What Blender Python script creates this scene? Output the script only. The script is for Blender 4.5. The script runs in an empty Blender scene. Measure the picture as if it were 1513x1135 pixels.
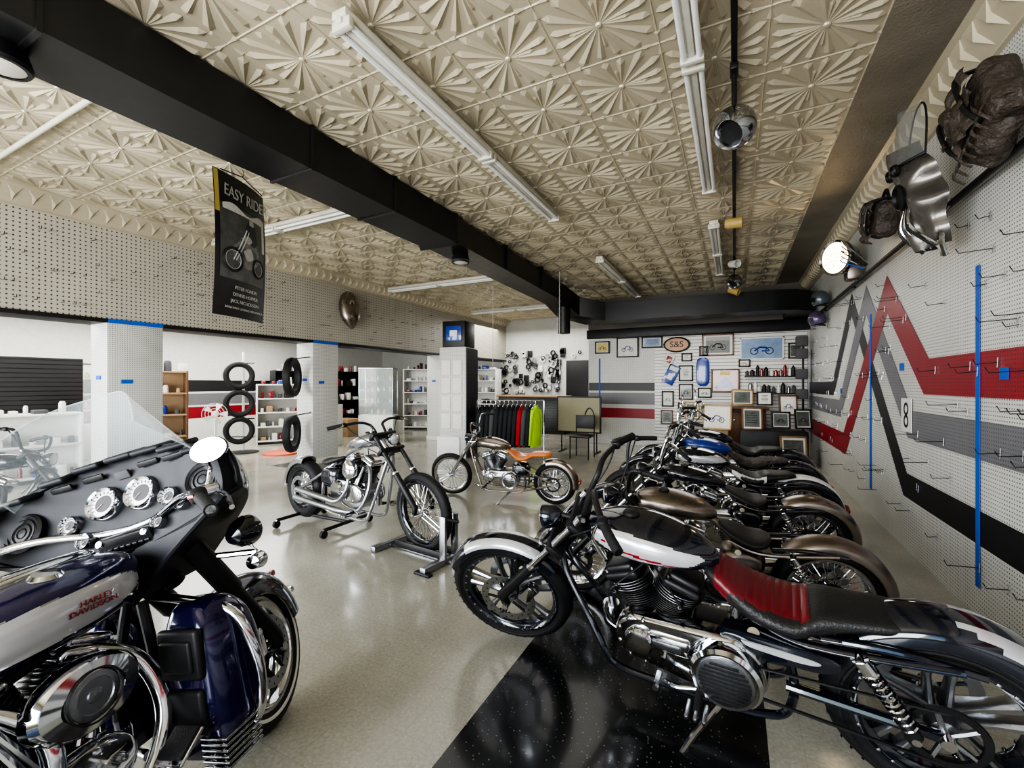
import bpy, bmesh, math, random
from mathutils import Vector, Matrix, Euler
random.seed(7)
pi=math.pi
sin=math.sin; cos=math.cos
# ------------------------------------------------------------------ materials
def newmat(name):
    m=bpy.data.materials.new(name); m.use_nodes=True
    nt=m.node_tree; b=nt.nodes['Principled BSDF']
    return m,nt,b
def mat(name,col,metal=0.0,rough=0.4,coat=0.0,var=0.12,scale=14,bump=0.0,bscale=120,emit=None,es=0,alpha=1,trans=0,rvar=0.1,detail=4,bdist=.01,spec=.5):
    m,nt,b=newmat(name)
    n=nt.nodes.new('ShaderNodeTexNoise'); n.inputs['Scale'].default_value=scale; n.inputs['Detail'].default_value=detail
    tc=nt.nodes.new('ShaderNodeTexCoord'); nt.links.new(tc.outputs['Object'],n.inputs['Vector'])
    mx=nt.nodes.new('ShaderNodeMix'); mx.data_type='RGBA'
    mx.inputs[6].default_value=(*[max(0,c*(1-var)) for c in col],1)
    mx.inputs[7].default_value=(*[min(1,c*(1+var)) for c in col],1)
    nt.links.new(n.outputs['Fac'],mx.inputs[0]); nt.links.new(mx.outputs[2],b.inputs['Base Color'])
    mr=nt.nodes.new('ShaderNodeMapRange'); mr.inputs['To Min'].default_value=max(0.02,rough-rvar*rough*2); mr.inputs['To Max'].default_value=min(1,rough+rvar*rough*2)
    nt.links.new(n.outputs['Fac'],mr.inputs['Value']); nt.links.new(mr.outputs['Result'],b.inputs['Roughness'])
    b.inputs['Metallic'].default_value=metal; b.inputs['Specular IOR Level'].default_value=spec
    b.inputs['Coat Weight'].default_value=coat; b.inputs['Coat Roughness'].default_value=0.04
    if bump>0:
        n2=nt.nodes.new('ShaderNodeTexNoise'); n2.inputs['Scale'].default_value=bscale; n2.inputs['Detail'].default_value=3
        nt.links.new(tc.outputs['Object'],n2.inputs['Vector'])
        bp=nt.nodes.new('ShaderNodeBump'); bp.inputs['Strength'].default_value=bump; bp.inputs['Distance'].default_value=bdist
        nt.links.new(n2.outputs['Fac'],bp.inputs['Height']); nt.links.new(bp.outputs['Normal'],b.inputs['Normal'])
    if emit:
        b.inputs['Emission Color'].default_value=(*emit,1); b.inputs['Emission Strength'].default_value=es
    b.inputs['Alpha'].default_value=alpha
    b.inputs['Transmission Weight'].default_value=trans
    return m
CHROME=mat('chrome',(.58,.59,.61),1,.09,var=.05)
ALU=mat('cast_aluminium',(.34,.35,.37),1,.32,var=.15,bump=.1)
STEEL=mat('raw_steel',(.25,.215,.185),1,.36,var=.4,scale=6)
RAWTANK=mat('bare_metal_tank',(.28,.245,.215),1,.28,var=.4,scale=5)
SILVER=mat('silver_paint',(.50,.50,.51),.35,.25,1,var=.04)
DSILVER=mat('dark_silver_paint',(.30,.30,.31),.7,.25,1,var=.06)
BLACKP=mat('black_paint',(.004,.006,.012),.0,.12,.9)
DASHM=mat('dash_black',(.009,.010,.013),.0,.5,.0,spec=.3)
BLACKM=mat('satin_black',(.009,.009,.010),.0,.45,spec=.4)
BLACKFIN=mat('black_engine',(.014,.014,.015),.3,.4)
RUBBER=mat('tire_rubber',(.009,.009,.010),0,.6,bump=.25,bscale=200,spec=.4)
PURPLE=mat('purple_paint',(.010,.008,.050),.3,.18,.8)
REDPIN=mat('red_pinstripe',(.20,.008,.014),0,.25,.6)
REDLEA=mat('red_leather',(.11,.004,.008),0,.4,.1,bump=.1)
BLKLEA=mat('black_leather',(.010,.010,.010),0,.46,.0,bump=.3)
BRNLEA=mat('brown_leather',(.050,.038,.030),0,.6,bump=1,bscale=22,var=.7,scale=8,bdist=.03)
ORGLEA=mat('tan_orange_leather',(.50,.15,.03),0,.4,.2,bump=.15)
LENS=mat('headlight_lens',(.75,.78,.8),.6,.08,1)
REDLENS=mat('red_lens',(.2,.01,.01),0,.15,1)
WHITEF=mat('gauge_face',(.75,.76,.76),0,.4,.2)
GLOW=mat('lit_lens',(1,.85,.6),0,.3,emit=(1,.72,.42),es=5.0)
SCREEN=mat('windshield_plastic',(.55,.61,.63),0,.05,alpha=.36,rvar=0)
GLASS=mat('case_glass',(.8,.9,.88),0,.03,alpha=.2,rvar=0)
BLUETAPE=mat('blue_tape',(.01,.09,.45),0,.6)
WHITEP=mat('white_paint',(.66,.66,.63),0,.45)
CREAM=mat('cream_plaster',(.60,.58,.50),0,.6)
WOOD=mat('brown_wood',(.12,.055,.025),0,.4,var=.4,scale=5)
LWOOD=mat('light_wood',(.33,.22,.12),0,.5,var=.3,scale=5)
PAPER=mat('paper',(.64,.63,.58),0,.7,var=.25,scale=30)
YELLOW=mat('yellow_plastic',(.5,.40,.10),0,.4)
NEON=mat('neon_fabric',(.45,.78,.03),0,.8)
REDF=mat('red_fabric',(.38,.010,.016),0,.85)
BLKF=mat('black_fabric',(.014,.016,.020),0,.9)
GREYF=mat('grey_fabric',(.07,.07,.075),0,.9)
BLUEP=mat('blue_paint',(.01,.04,.26),0,.3,.6)
CARD=mat('amber_card',(.42,.3,.1),0,.5)
TUBEM=mat('fluorescent_tube',(.76,.77,.76),0,.3,.3)
FIXT=mat('fixture_enamel',(.52,.50,.43),0,.35,.3)
DUCT=mat('duct_black',(.009,.009,.010),.0,.36,.0,var=.2,bump=.03,bscale=3)
DARKW=mat('dark_soffit',(.10,.09,.075),0,.6)

def pegmat(name,col,sp=0.0254,hr=0.14,hole=(.10,.095,.085)):
    m,nt,b=newmat(name); L=nt.links.new; N=nt.nodes.new
    tc=N('ShaderNodeTexCoord'); sx=N('ShaderNodeSeparateXYZ'); L(tc.outputs['Object'],sx.inputs[0])
    def math_(op,a,bv=None):
        n=N('ShaderNodeMath'); n.operation=op
        if isinstance(a,(int,float)): n.inputs[0].default_value=a
        else: L(a,n.inputs[0])
        if bv is not None:
            if isinstance(bv,(int,float)): n.inputs[1].default_value=bv
            else: L(bv,n.inputs[1])
        return n.outputs[0]
    s=math_('ADD',sx.outputs[0],sx.outputs[1]); 
    fs=math_('SUBTRACT',math_('FRACT',math_('DIVIDE',s,sp)),.5)
    ft=math_('SUBTRACT',math_('FRACT',math_('DIVIDE',sx.outputs[2],sp)),.5)
    d=math_('SQRT',math_('ADD',math_('MULTIPLY',fs,fs),math_('MULTIPLY',ft,ft)))
    k=math_('LESS_THAN',d,hr)
    noi=N('ShaderNodeTexNoise'); noi.inputs['Scale'].default_value=2.0; noi.inputs['Detail'].default_value=5; L(tc.outputs['Object'],noi.inputs[0])
    m0=N('ShaderNodeMix'); m0.data_type='RGBA'; m0.inputs[6].default_value=(*[c*.82 for c in col],1); m0.inputs[7].default_value=(*[min(1,c*1.1) for c in col],1)
    L(noi.outputs['Fac'],m0.inputs[0])
    mx=N('ShaderNodeMix'); mx.data_type='RGBA'; L(k,mx.inputs[0]); L(m0.outputs[2],mx.inputs[6]); mx.inputs[7].default_value=(*hole,1)
    L(mx.outputs[2],b.inputs['Base Color']); b.inputs['Roughness'].default_value=.45
    return m
PEG=pegmat('pegboard_white',(.57,.57,.54),hr=.20,hole=(.05,.045,.04))
PEGT=pegmat('pegboard_tan',(.44,.415,.35),sp=.05,hr=.18,hole=(.06,.05,.04))
PRED=pegmat('pegboard_red',(.27,.008,.018),hole=(.02,.003,.003),hr=.17)
PBLK=pegmat('pegboard_black',(.012,.012,.014),hole=(.04,.04,.04),hr=.13)
PGRY=pegmat('pegboard_grey',(.17,.17,.185),hole=(.03,.03,.03),hr=.17)
def slatmat(name,col,groove):
    m,nt,b=newmat(name); L=nt.links.new; N=nt.nodes.new
    tc=N('ShaderNodeTexCoord'); sx=N('ShaderNodeSeparateXYZ'); L(tc.outputs['Object'],sx.inputs[0])
    d=N('ShaderNodeMath'); d.operation='DIVIDE'; L(sx.outputs[2],d.inputs[0]); d.inputs[1].default_value=.0762
    f=N('ShaderNodeMath'); f.operation='FRACT'; L(d.outputs[0],f.inputs[0])
    k=N('ShaderNodeMath'); k.operation='LESS_THAN'; L(f.outputs[0],k.inputs[0]); k.inputs[1].default_value=.16
    mx=N('ShaderNodeMix'); mx.data_type='RGBA'; L(k.outputs[0],mx.inputs[0]); mx.inputs[6].default_value=(*col,1); mx.inputs[7].default_value=(*groove,1)
    L(mx.outputs[2],b.inputs['Base Color']); b.inputs['Roughness'].default_value=.35
    return m
SLATW=slatmat('slatwall_white',(.60,.59,.56),(.05,.04,.04))
SLATB=slatmat('slatwall_black',(.024,.024,.026),(.0,.0,.0))
def floormat():
    m,nt,b=newmat('vinyl_tile_floor'); L=nt.links.new; N=nt.nodes.new
    tc=N('ShaderNodeTexCoord'); sx=N('ShaderNodeSeparateXYZ'); L(tc.outputs['Object'],sx.inputs[0])
    def mt(op,a,bv=None):
        n=N('ShaderNodeMath'); n.operation=op
        for i,q in enumerate((a,bv)):
            if q is None: continue
            if isinstance(q,(int,float)): n.inputs[i].default_value=q
            else: L(q,n.inputs[i])
        return n.outputs[0]
    mask=mt('MULTIPLY',mt('MULTIPLY',mt('GREATER_THAN',sx.outputs[0],-1.055),mt('LESS_THAN',sx.outputs[0],.125)),mt('LESS_THAN',sx.outputs[1],3.4))
    mask2=mt('MULTIPLY',mt('MULTIPLY',mt('GREATER_THAN',sx.outputs[0],-7.6),mt('LESS_THAN',sx.outputs[0],-6.4)),mt('MULTIPLY',mt('GREATER_THAN',sx.outputs[1],5.2),mt('LESS_THAN',sx.outputs[1],6.4)))
    mask=mt('MAXIMUM',mask,mask2)
    noi=N('ShaderNodeTexNoise'); noi.inputs['Scale'].default_value=60; noi.inputs['Detail'].default_value=6; L(tc.outputs['Object'],noi.inputs[0])
    n2=N('ShaderNodeTexNoise'); n2.inputs['Scale'].default_value=1.3; n2.inputs['Detail'].default_value=4; L(tc.outputs['Object'],n2.inputs[0])
    vor=N('ShaderNodeTexVoronoi'); vor.inputs['Scale'].default_value=42; L(tc.outputs['Object'],vor.inputs['Vector'])
    fleck=mt('LESS_THAN',vor.outputs['Distance'],.15)
    cr=N('ShaderNodeValToRGB'); cr.color_ramp.elements[0].position=.35; cr.color_ramp.elements[0].color=(.33,.318,.262,1)
    cr.color_ramp.elements[1].position=.62; cr.color_ramp.elements[1].color=(.40,.388,.325,1); L(noi.outputs['Fac'],cr.inputs[0])
    r2=N('ShaderNodeMapRange'); r2.inputs['From Min'].default_value=.3; r2.inputs['From Max'].default_value=.7; r2.inputs['To Min'].default_value=.74; r2.inputs['To Max'].default_value=1.05; L(n2.outputs['Fac'],r2.inputs[0])
    m1=N('ShaderNodeMix'); m1.data_type='RGBA'; m1.blend_type='MULTIPLY'; m1.inputs[0].default_value=1; L(cr.outputs[0],m1.inputs[6]); L(r2.outputs[0],m1.inputs[7])
    m1b=N('ShaderNodeMix'); m1b.data_type='RGBA'; L(mt('MULTIPLY',fleck,.35),m1b.inputs[0]); L(m1.outputs[2],m1b.inputs[6]); m1b.inputs[7].default_value=(.62,.61,.55,1)
    c2=N('ShaderNodeMix'); c2.data_type='RGBA'; L(mt('MULTIPLY',fleck,.9),c2.inputs[0]); c2.inputs[6].default_value=(.005,.006,.007,1); c2.inputs[7].default_value=(.13,.14,.14,1)
    m2=N('ShaderNodeMix'); m2.data_type='RGBA'; L(mask,m2.inputs[0]); L(m1b.outputs[2],m2.inputs[6]); L(c2.outputs[2],m2.inputs[7])
    def seam(o):
        f=mt('FRACT',mt('DIVIDE',mt('ADD',o,20-.125),.305)); return mt('LESS_THAN',f,.008)
    sm=mt('MULTIPLY',mt('MULTIPLY',mt('MAXIMUM',seam(sx.outputs[0]),seam(sx.outputs[1])),.3),mt('SUBTRACT',1.15,mask))
    m3=N('ShaderNodeMix'); m3.data_type='RGBA'; L(sm,m3.inputs[0]); L(m2.outputs[2],m3.inputs[6]); m3.inputs[7].default_value=(.12,.11,.09,1)
    L(m3.outputs[2],b.inputs['Base Color'])
    mr=N('ShaderNodeMapRange'); mr.inputs['To Min'].default_value=.12; mr.inputs['To Max'].default_value=.32; L(n2.outputs['Fac'],mr.inputs[0]); L(mr.outputs[0],b.inputs['Roughness'])
    b.inputs['Coat Weight'].default_value=.4; b.inputs['Coat Roughness'].default_value=.1
    bp=N('ShaderNodeBump'); bp.inputs['Strength'].default_value=.08; bp.inputs['Distance'].default_value=.01; 
    n3=N('ShaderNodeTexNoise'); n3.inputs['Scale'].default_value=5; L(tc.outputs['Object'],n3.inputs[0]); L(n3.outputs['Fac'],bp.inputs['Height']); L(bp.outputs[0],b.inputs['Normal'])
    return m
FLOORM=floormat()
TIN=mat('pressed_tin_ceiling',(.47,.42,.31),.22,.36,var=.3,scale=1.1,bump=.10,bscale=25)
TINP=mat('plain_tin_border',(.24,.215,.17),.35,.42,var=.4,scale=3,bump=.6,bscale=60)

# ------------------------------------------------------------------ mesh builder
def sstep(t): t=max(0,min(1,t)); return t*t*(3-2*t)
class Part:
    def __init__(s): s.v=[];s.f=[];s.mi=[];s.mats=[];s.M=Matrix.Identity(4)
    def _m(s,m):
        if m not in s.mats: s.mats.append(m)
        return s.mats.index(m)
    def add(s,vs,fs,m,matfn=None):
        o=len(s.v); s.v+=[tuple(s.M@Vector(p)) for p in vs]
        i0=s._m(m)
        for f in fs:
            s.f.append([o+k for k in f])
            if matfn:
                c=Vector((0,0,0))
                for k in f: c+=Vector(vs[k])
                s.mi.append(s._m(matfn(c/len(f)) or m))
            else: s.mi.append(i0)
    def tube(s,pts,r,m,n=8,cap=True,closed=False):
        pts=[Vector(p) for p in pts]; K=len(pts)
        rs=r if isinstance(r,(list,tuple)) else [r]*K
        if len(rs)<K: rs=list(rs)+[rs[-1]]*(K-len(rs))
        vs=[];fs=[]; up=None
        for i,p in enumerate(pts):
            if closed: t=pts[(i+1)%K]-pts[i-1]
            else: t=(pts[min(i+1,K-1)]-pts[max(i-1,0)])
            if t.length<1e-9: t=Vector((0,0,1))
            t.normalize()
            if up is None:
                up=t.orthogonal().normalized()
            else:
                up=(up-t*up.dot(t))
                up=up.normalized() if up.length>1e-6 else t.orthogonal().normalized()
            w=t.cross(up)
            for j in range(n):
                a=2*pi*j/n; vs.append(p+up*(cos(a)*rs[i])+w*(sin(a)*rs[i]))
        rng=K if closed else K-1
        for i in range(rng):
            i2=(i+1)%K
            for j in range(n):
                j2=(j+1)%n; fs.append((i*n+j,i*n+j2,i2*n+j2,i2*n+j))
        if cap and not closed:
            fs.append(tuple(range(n))[::-1]); fs.append(tuple((K-1)*n+j for j in range(n)))
        s.add(vs,fs,m)
    def cyl(s,a,b,r,m,n=16,r2=None): s.tube([a,b],[r,r if r2 is None else r2],m,n)
    def lathe(s,c,ax,prof,m,n=32,closed=False,sc=(1,1),matfn=None,ref=None):
        c=Vector(c);ax=Vector(ax).normalized(); u=Vector(ref) if ref else ax.orthogonal(); u=(u-ax*u.dot(ax)).normalized(); w=ax.cross(u)
        vs=[];fs=[];K=len(prof); mxr=max(q[0] for q in prof)
        for (r,h) in prof:
            for j in range(n):
                a=2*pi*j/n; vs.append(c+ax*h+u*(cos(a)*r*sc[0])+w*(sin(a)*r*sc[1]))
        for i in range(K if closed else K-1):
            i2=(i+1)%K
            for j in range(n):
                j2=(j+1)%n; fs.append((i*n+j,i*n+j2,i2*n+j2,i2*n+j))
        if not closed:
            if .6*mxr>prof[0][0]>1e-5: fs.append(tuple(range(n))[::-1])
            if .6*mxr>prof[-1][0]>1e-5: fs.append(tuple((K-1)*n+j for j in range(n)))
        s.add(vs,fs,m,matfn)
    def box(s,c,sz,m,bev=.004,rot=None,seg=2):
        bm=bmesh.new(); bmesh.ops.create_cube(bm,size=1)
        for v in bm.verts: v.co=Vector((v.co.x*sz[0],v.co.y*sz[1],v.co.z*sz[2]))
        if bev>0: bmesh.ops.bevel(bm,geom=list(bm.edges),offset=min(bev,min(sz)*.45),segments=seg,affect='EDGES',profile=.5)
        R=rot if rot is not None else Matrix.Identity(3)
        if isinstance(rot,(tuple,list)): R=Euler(rot).to_matrix()
        bm.verts.index_update()
        vs=[R@v.co+Vector(c) for v in bm.verts]; fs=[[v.index for v in f.verts] for f in bm.faces]; bm.free()
        s.add(vs,fs,m)
    def loft(s,rings,m,cap=True,matfn=None,closed=True):
        n=len(rings[0]);vs=[p for r in rings for p in r];fs=[]
        for i in range(len(rings)-1):
            for j in range(n if closed else n-1):
                j2=(j+1)%n; fs.append((i*n+j,i*n+j2,(i+1)*n+j2,(i+1)*n+j))
        if cap and closed:
            fs.append(tuple(range(n))[::-1]); fs.append(tuple((len(rings)-1)*n+j for j in range(n)))
        s.add(vs,fs,m,matfn)
    def body(s,keys,m,ns=24,nr=28,matfn=None,rib=None,yoff=0):
        rings=[]
        for k in smooth(keys,ns):
            x,zc,hw,hh,pw=k; hw=max(hw,.001);hh=max(hh,.001)
            if rib: hh=hh+rib(x)
            ring=[]
            for j in range(nr):
                a=2*pi*j/nr; ca,sa=cos(a),sin(a)
                ring.append(Vector((x,yoff+hw*math.copysign(abs(ca)**(2/pw),ca),zc+hh*math.copysign(abs(sa)**(2/pw),sa))))
            rings.append(ring)
        s.loft(rings,m,True,matfn)
    def plate(s,outline,y0,y1,m,bev=.01):
        n=len(outline); cx=sum(p[0] for p in outline)/n; cz=sum(p[1] for p in outline)/n
        mx=max(math.hypot(p[0]-cx,p[1]-cz) for p in outline)
        def ring(y,k): return [Vector((cx+(p[0]-cx)*(1-k/mx),y,cz+(p[1]-cz)*(1-k/mx))) for p in outline]
        sg=1 if y1>y0 else -1
        s.loft([ring(y0,0),ring(y1-sg*bev,0),ring(y1-sg*bev*.35,bev*.35),ring(y1,bev*1.1)],m)
    def fender(s,c,R,w,a0,a1,m,drop=.06,th=.006,n=28,matfn=None,lift=0):
        rings=[]
        for i in range(n+1):
            t=i/n; a=math.radians(a0+(a1-a0)*t); RL=R+lift*max(0,t-.6)*2.5
            ring=[]
            for (RR,sgn) in ((RL,1),(RL-th,-1)):
                for k in range(13):
                    ph=math.radians((-90+180*k/12)*sgn)
                    y=(w-(th if sgn<0 else 0))*math.copysign(abs(sin(ph))**.8,sin(ph)); r=RR-drop*(1-max(0,cos(ph))**.7)
                    ring.append(Vector((c[0]+cos(a)*r,c[1]+y,c[2]+sin(a)*r)))
            rings.append(ring)
        s.loft(rings,m,True,matfn)
    def grid(s,fn,nu,nv,m,matfn=None):
        vs=[Vector(fn(i/nu,j/nv)) for i in range(nu+1) for j in range(nv+1)]
        fs=[(i*(nv+1)+j,(i+1)*(nv+1)+j,(i+1)*(nv+1)+j+1,i*(nv+1)+j+1) for i in range(nu) for j in range(nv)]
        s.add(vs,fs,m,matfn)
    def obj(s,name,parent=None,sharp=35,sq=0):
        if sq: s.v=[(x,y,z-sq*sstep((z-.3)/.45)) for x,y,z in s.v]
        me=bpy.data.meshes.new(name); me.from_pydata(s.v,[],s.f)
        for m in s.mats: me.materials.append(m)
        me.polygons.foreach_set('material_index',s.mi)
        me.polygons.foreach_set('use_smooth',[True]*len(s.f)); me.update()
        try: me.set_sharp_from_angle(angle=math.radians(sharp))
        except Exception: pass
        ob=bpy.data.objects.new(name,me); bpy.context.scene.collection.objects.link(ob)
        if parent: ob.parent=parent
        return ob
def smooth(keys,n):
    K=len(keys);out=[]
    for i in range(n+1):
        t=i/n*(K-1); k=min(int(t),K-2); f=t-k
        p0=keys[max(k-1,0)];p1=keys[k];p2=keys[k+1];p3=keys[min(k+2,K-1)]
        out.append(tuple(.5*((2*b)+(-a+c)*f+(2*a-5*b+4*c-d)*f*f+(-a+3*b-3*c+d)*f**3) for a,b,c,d in zip(p0,p1,p2,p3)))
    return out
def sp(pts,n=None): return smooth([tuple(p) for p in pts],n or len(pts)*5)
def empty(name,loc=(0,0,0)):
    e=bpy.data.objects.new(name,None); e.location=loc; e.empty_display_size=.2; bpy.context.scene.collection.objects.link(e); return e
def text(body,name,size,m,parent,loc,rot,extr=.001,sx=1):
    c=bpy.data.curves.new(name,'FONT'); c.body=body; c.size=size; c.extrude=extr; c.align_x='CENTER'; c.align_y='CENTER'; c.materials.append(m)
    o=bpy.data.objects.new(name,c); bpy.context.scene.collection.objects.link(o); o.location=loc; o.rotation_euler=rot; o.scale=(sx,1,1)
    if parent: o.parent=parent
    return o

# ------------------------------------------------------------------ motorcycle parts
Y=Vector((0,1,0))
def wheel(p,c,R,tw,rimR,style='mag',rim=CHROME,spoke=CHROME,disc=True,wh=None,holes=False):
    h=tw/2
    prof=[(rimR,-h*.7),(rimR+.01,-h*.85),(rimR+(R-rimR)*.5,-h),(R-.022,-h*.82),(R-.006,-h*.5),(R,0),(R-.006,h*.5),(R-.022,h*.82),(rimR+(R-rimR)*.5,h),(rimR+.01,h*.85),(rimR,h*.7)]
    p.lathe(c,Y,prof,RUBBER,56)
    for sgn in (-1,1):
        p.lathe(c,Y,[(rimR+(R-rimR)*.30,sgn*h*.95),(rimR+(R-rimR)*.36,sgn*h*1.02),(rimR+(R-rimR)*.44,sgn*h*1.0)],wh or RUBBER,56)
    nb=44
    for i in range(nb):
        a=2*pi*i/nb
        for sgn in (-1,1):
            vs=[]
            for (dy,da) in ((.08,0),(.62,.07),(.62,.10),(.08,.03)):
                rr=R+.0025-(.007 if dy>.3 else 0)
                vs.append(Vector(c)+Vector((cos(a+da)*rr,sgn*dy*h,sin(a+da)*rr)))
            p.add(vs,[(0,1,2,3)],BLACKM)
    rr=rimR
    p.lathe(c,Y,[(rr+.010,-h*.84),(rr-.003,-h*.82),(rr-.010,-h*.6),(rr-.024,-h*.45),(rr-.028,0),(rr-.024,h*.45),(rr-.010,h*.6),(rr-.003,h*.82),(rr+.010,h*.84)],rim,56)
    p.lathe(c,Y,[(.018,-h*1.15),(.035,-h*1.1),(.045,-h*.7),(.028,-h*.4),(.028,h*.4),(.045,h*.7),(.035,h*1.1),(.018,h*1.15)],spoke,20)
    C=Vector(c)
    if style=='wire':
        N=40
        for i in range(N):
            a=2*pi*i/N; b=a+(.5 if i%2 else -.5); sd=(h*.75 if (i//2)%2 else -h*.75)
            p.tube([C+Vector((cos(b)*.042,sd,sin(b)*.042)),C+Vector((cos(a)*(rr-.022),0,sin(a)*(rr-.022)))],.003,spoke,5,cap=False)
    else:
        N=5 if style=='mag' else 9
        for i in range(N):
            a=2*pi*i/N+.3
            offs=(-.17,.17) if style=='mag' else (0,)
            for o in offs:
                b=a+o
                u=Vector((cos(a),0,sin(a))); e=Vector((cos(b),0,sin(b)))
                p0=C+u*.03+Vector((-sin(a),0,cos(a)))*(o*.12); p1=C+e*(rr-.02)
                t=(p1-p0).normalized(); n2=t.cross(Y)
                rings=[]
                for f,wd,hh in ((0,.014,h*.5),(.5,.010,h*.32),(1,.018,h*.38)):
                    q=p0.lerp(p1,f); rings.append([q+n2*wd+Y*hh*.6,q+n2*wd*.4+Y*hh,q-n2*wd*.4+Y*hh,q-n2*wd+Y*hh*.6,q-n2*wd-Y*hh*.6,q-n2*wd*.4-Y*hh,q+n2*wd*.4-Y*hh,q+n2*wd-Y*hh*.6])
                p.loft(rings,spoke)
    if holes:
        for sg in (-1,1):
            for i in range(30):
                a=2*pi*i/30
                q=C+Vector((cos(a)*(rr-.006),sg*h*.80,sin(a)*(rr-.006))); p.lathe(q,Y*sg,[(.006,0),(.006,.004),(0,.006)],CHROME,8)
    if disc:
        for sg in ((-1,1) if disc==2 else (disc,)):
            y=sg*(h+.018); q=C+Y*y
            p.lathe(q,Y,[(.105,-.002),(.145,-.002),(.145,.002),(.105,.002)],ALU,40,closed=True)
            for i in range(5):
                a=2*pi*i/5; p.tube([q+Vector((cos(a)*.03,0,sin(a)*.03)),q+Vector((cos(a+.15)*.108,0,sin(a+.15)*.108))],.007,BLACKM,6)
            for i in range(24):
                a=2*pi*i/24; p.lathe(q+Vector((cos(a)*(.118+.014*(i%2)),sg*.0022,sin(a)*(.118+.014*(i%2)))),Y*sg,[(.005,0),(0,.0004)],BLACKM,8)
def springcoil(p,a,b,r,m,turns=9,wr=.005):
    a=Vector(a);b=Vector(b);t=(b-a).normalized();u=t.orthogonal().normalized();w=t.cross(u)
    K=turns*10
    p.tube([a.lerp(b,i/K)+u*cos(i/10*2*pi)*r+w*sin(i/10*2*pi)*r for i in range(K+1)],wr,m,6)
def engine(p,cx=.08,cz=.38,cyl=BLACKFIN,finm=ALU,cover=CHROME,case=ALU,rocker=CHROME,air=True):
    p.lathe((cx,-.10,cz),Y,[(.0,0),(.11,.0),(.13,.02),(.13,.18),(.11,.2),(0,.2)],case,32)
    p.box((cx,0,cz+.05),(.24,.17,.16),case,.03)
    p.box((cx-.27,0,cz+.02),(.24,.18,.2),case,.04)
    p.lathe((cx-.27,-.13,cz+.02),Y,[(0,0),(.07,0),(.085,.02),(.085,.05)],cover,24)
    ol=[(cx+.13*cos(a)+(.03 if cos(a)>0 else -.03),cz+.03+.09*sin(a)) for a in [2*pi*i/28 for i in range(28)]]
    p.plate(ol,-.09,-.155,cover,.02)
    for i in range(6):
        a=2*pi*i/6; p.lathe((cx+.11*cos(a),-.155,cz+.03+.07*sin(a)),(0,-1,0),[(.008,0),(.008,.008),(0,.01)],CHROME,8)
    for sg in (1,-1):
        d=Vector((sin(math.radians(22.5))*sg,0,cos(math.radians(22.5)))); b=Vector((cx+.035*sg,0,cz+.105))
        nf=11; prof=[(.055,0)]
        for i in range(nf):
            z=.01+i*.0128; R=.085 if i<nf-1 else .088
            prof+=[(.066,z),(R,z+.001),(R,z+.0048),(.066,z+.0062)]
        p.lathe(b,d,prof,cyl,28,sc=(1.0,.95),ref=(1,0,0))
        for i in range(nf):
            z=.01+i*.0128; p.lathe(b,d,[(.0852,z+.0018),(.0862,z+.003),(.0852,z+.0040)],finm,28,sc=(1.0,.95),ref=(1,0,0))
        z0=.01+nf*.0128
        prof=[(.07,z0)]
        for i in range(4): z=z0+i*.014; prof+=[(.07,z),(.094,z+.001),(.094,z+.007),(.07,z+.009)]
        p.lathe(b,d,prof,cyl,28,sc=(1.05,.9),ref=(1,0,0))
        for i in range(4):
            z=z0+i*.014; p.lathe(b,d,[(.0945,z+.0025),(.0955,z+.004),(.0945,z+.0055)],finm,28,sc=(1.05,.9),ref=(1,0,0))
        top=b+d*(z0+.075)
        R=Matrix.Rotation(math.radians(22.5)*sg,3,'Y')
        p.box(top,(.155,.15,.045),rocker,.018,rot=R,seg=3); p.box(top+d*.03,(.13,.12,.04),rocker,.018,rot=R,seg=3)
        for (bx,by) in ((.06,.06),(-.06,.06),(.06,-.06),(-.06,-.06)):
            q=top+R@Vector((bx,by,.024)); p.cyl(q,q+d*.012,.007,CHROME,6)
        for k in (.02,.055):
            p.cyl((cx+sg*k*.9,-.125,cz+.08),top+Vector((-sg*.02,-.085,-.03))+R@Vector((sg*k*.4,0,0)),.011,CHROME,10)
        q=b+d*(z0+.02)+Vector((sg*.03,.09,0)); p.cyl(q,q+Vector((.0,.05,.02)),.009,BLACKM,8)
        p.tube(sp([q+Vector((0,.05,.02)),q+Vector((0,.07,.06)),(cx,.05,cz+.42)]),.004,BLACKM,6)
    p.box((cx,-.11,cz+.1),(.14,.05,.05),cover,.012)
    p.cyl((cx,-.02,cz+.25),(cx,-.13,cz+.25),.028,ALU,14)
    if air:
        p.lathe((cx,-.13,cz+.25),(0,-1,0),[(.05,0),(.085,.005),(.09,.02),(.088,.045),(.07,.06),(.03,.068),(0,.07)],cover,32)
    p.tube(sp([(cx+.1,.05,cz-.08),(cx+.2,.06,cz-.02),(cx+.2,.05,cz+.1)]),.007,CHROME,6)
    p.lathe((cx+.2,0,cz-.02),(0,0,1),[(0,-.06),(.038,-.06),(.04,-.05),(.04,.05),(.036,.06),(0,.06)],CHROME,20)
    p.tube(sp([(cx+.06,.09,cz+.16),(cx+.13,.12,cz+.05),(cx+.05,.13,cz-.06),(cx-.1,.12,cz-.12)]),.006,BLACKM,6)
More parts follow.
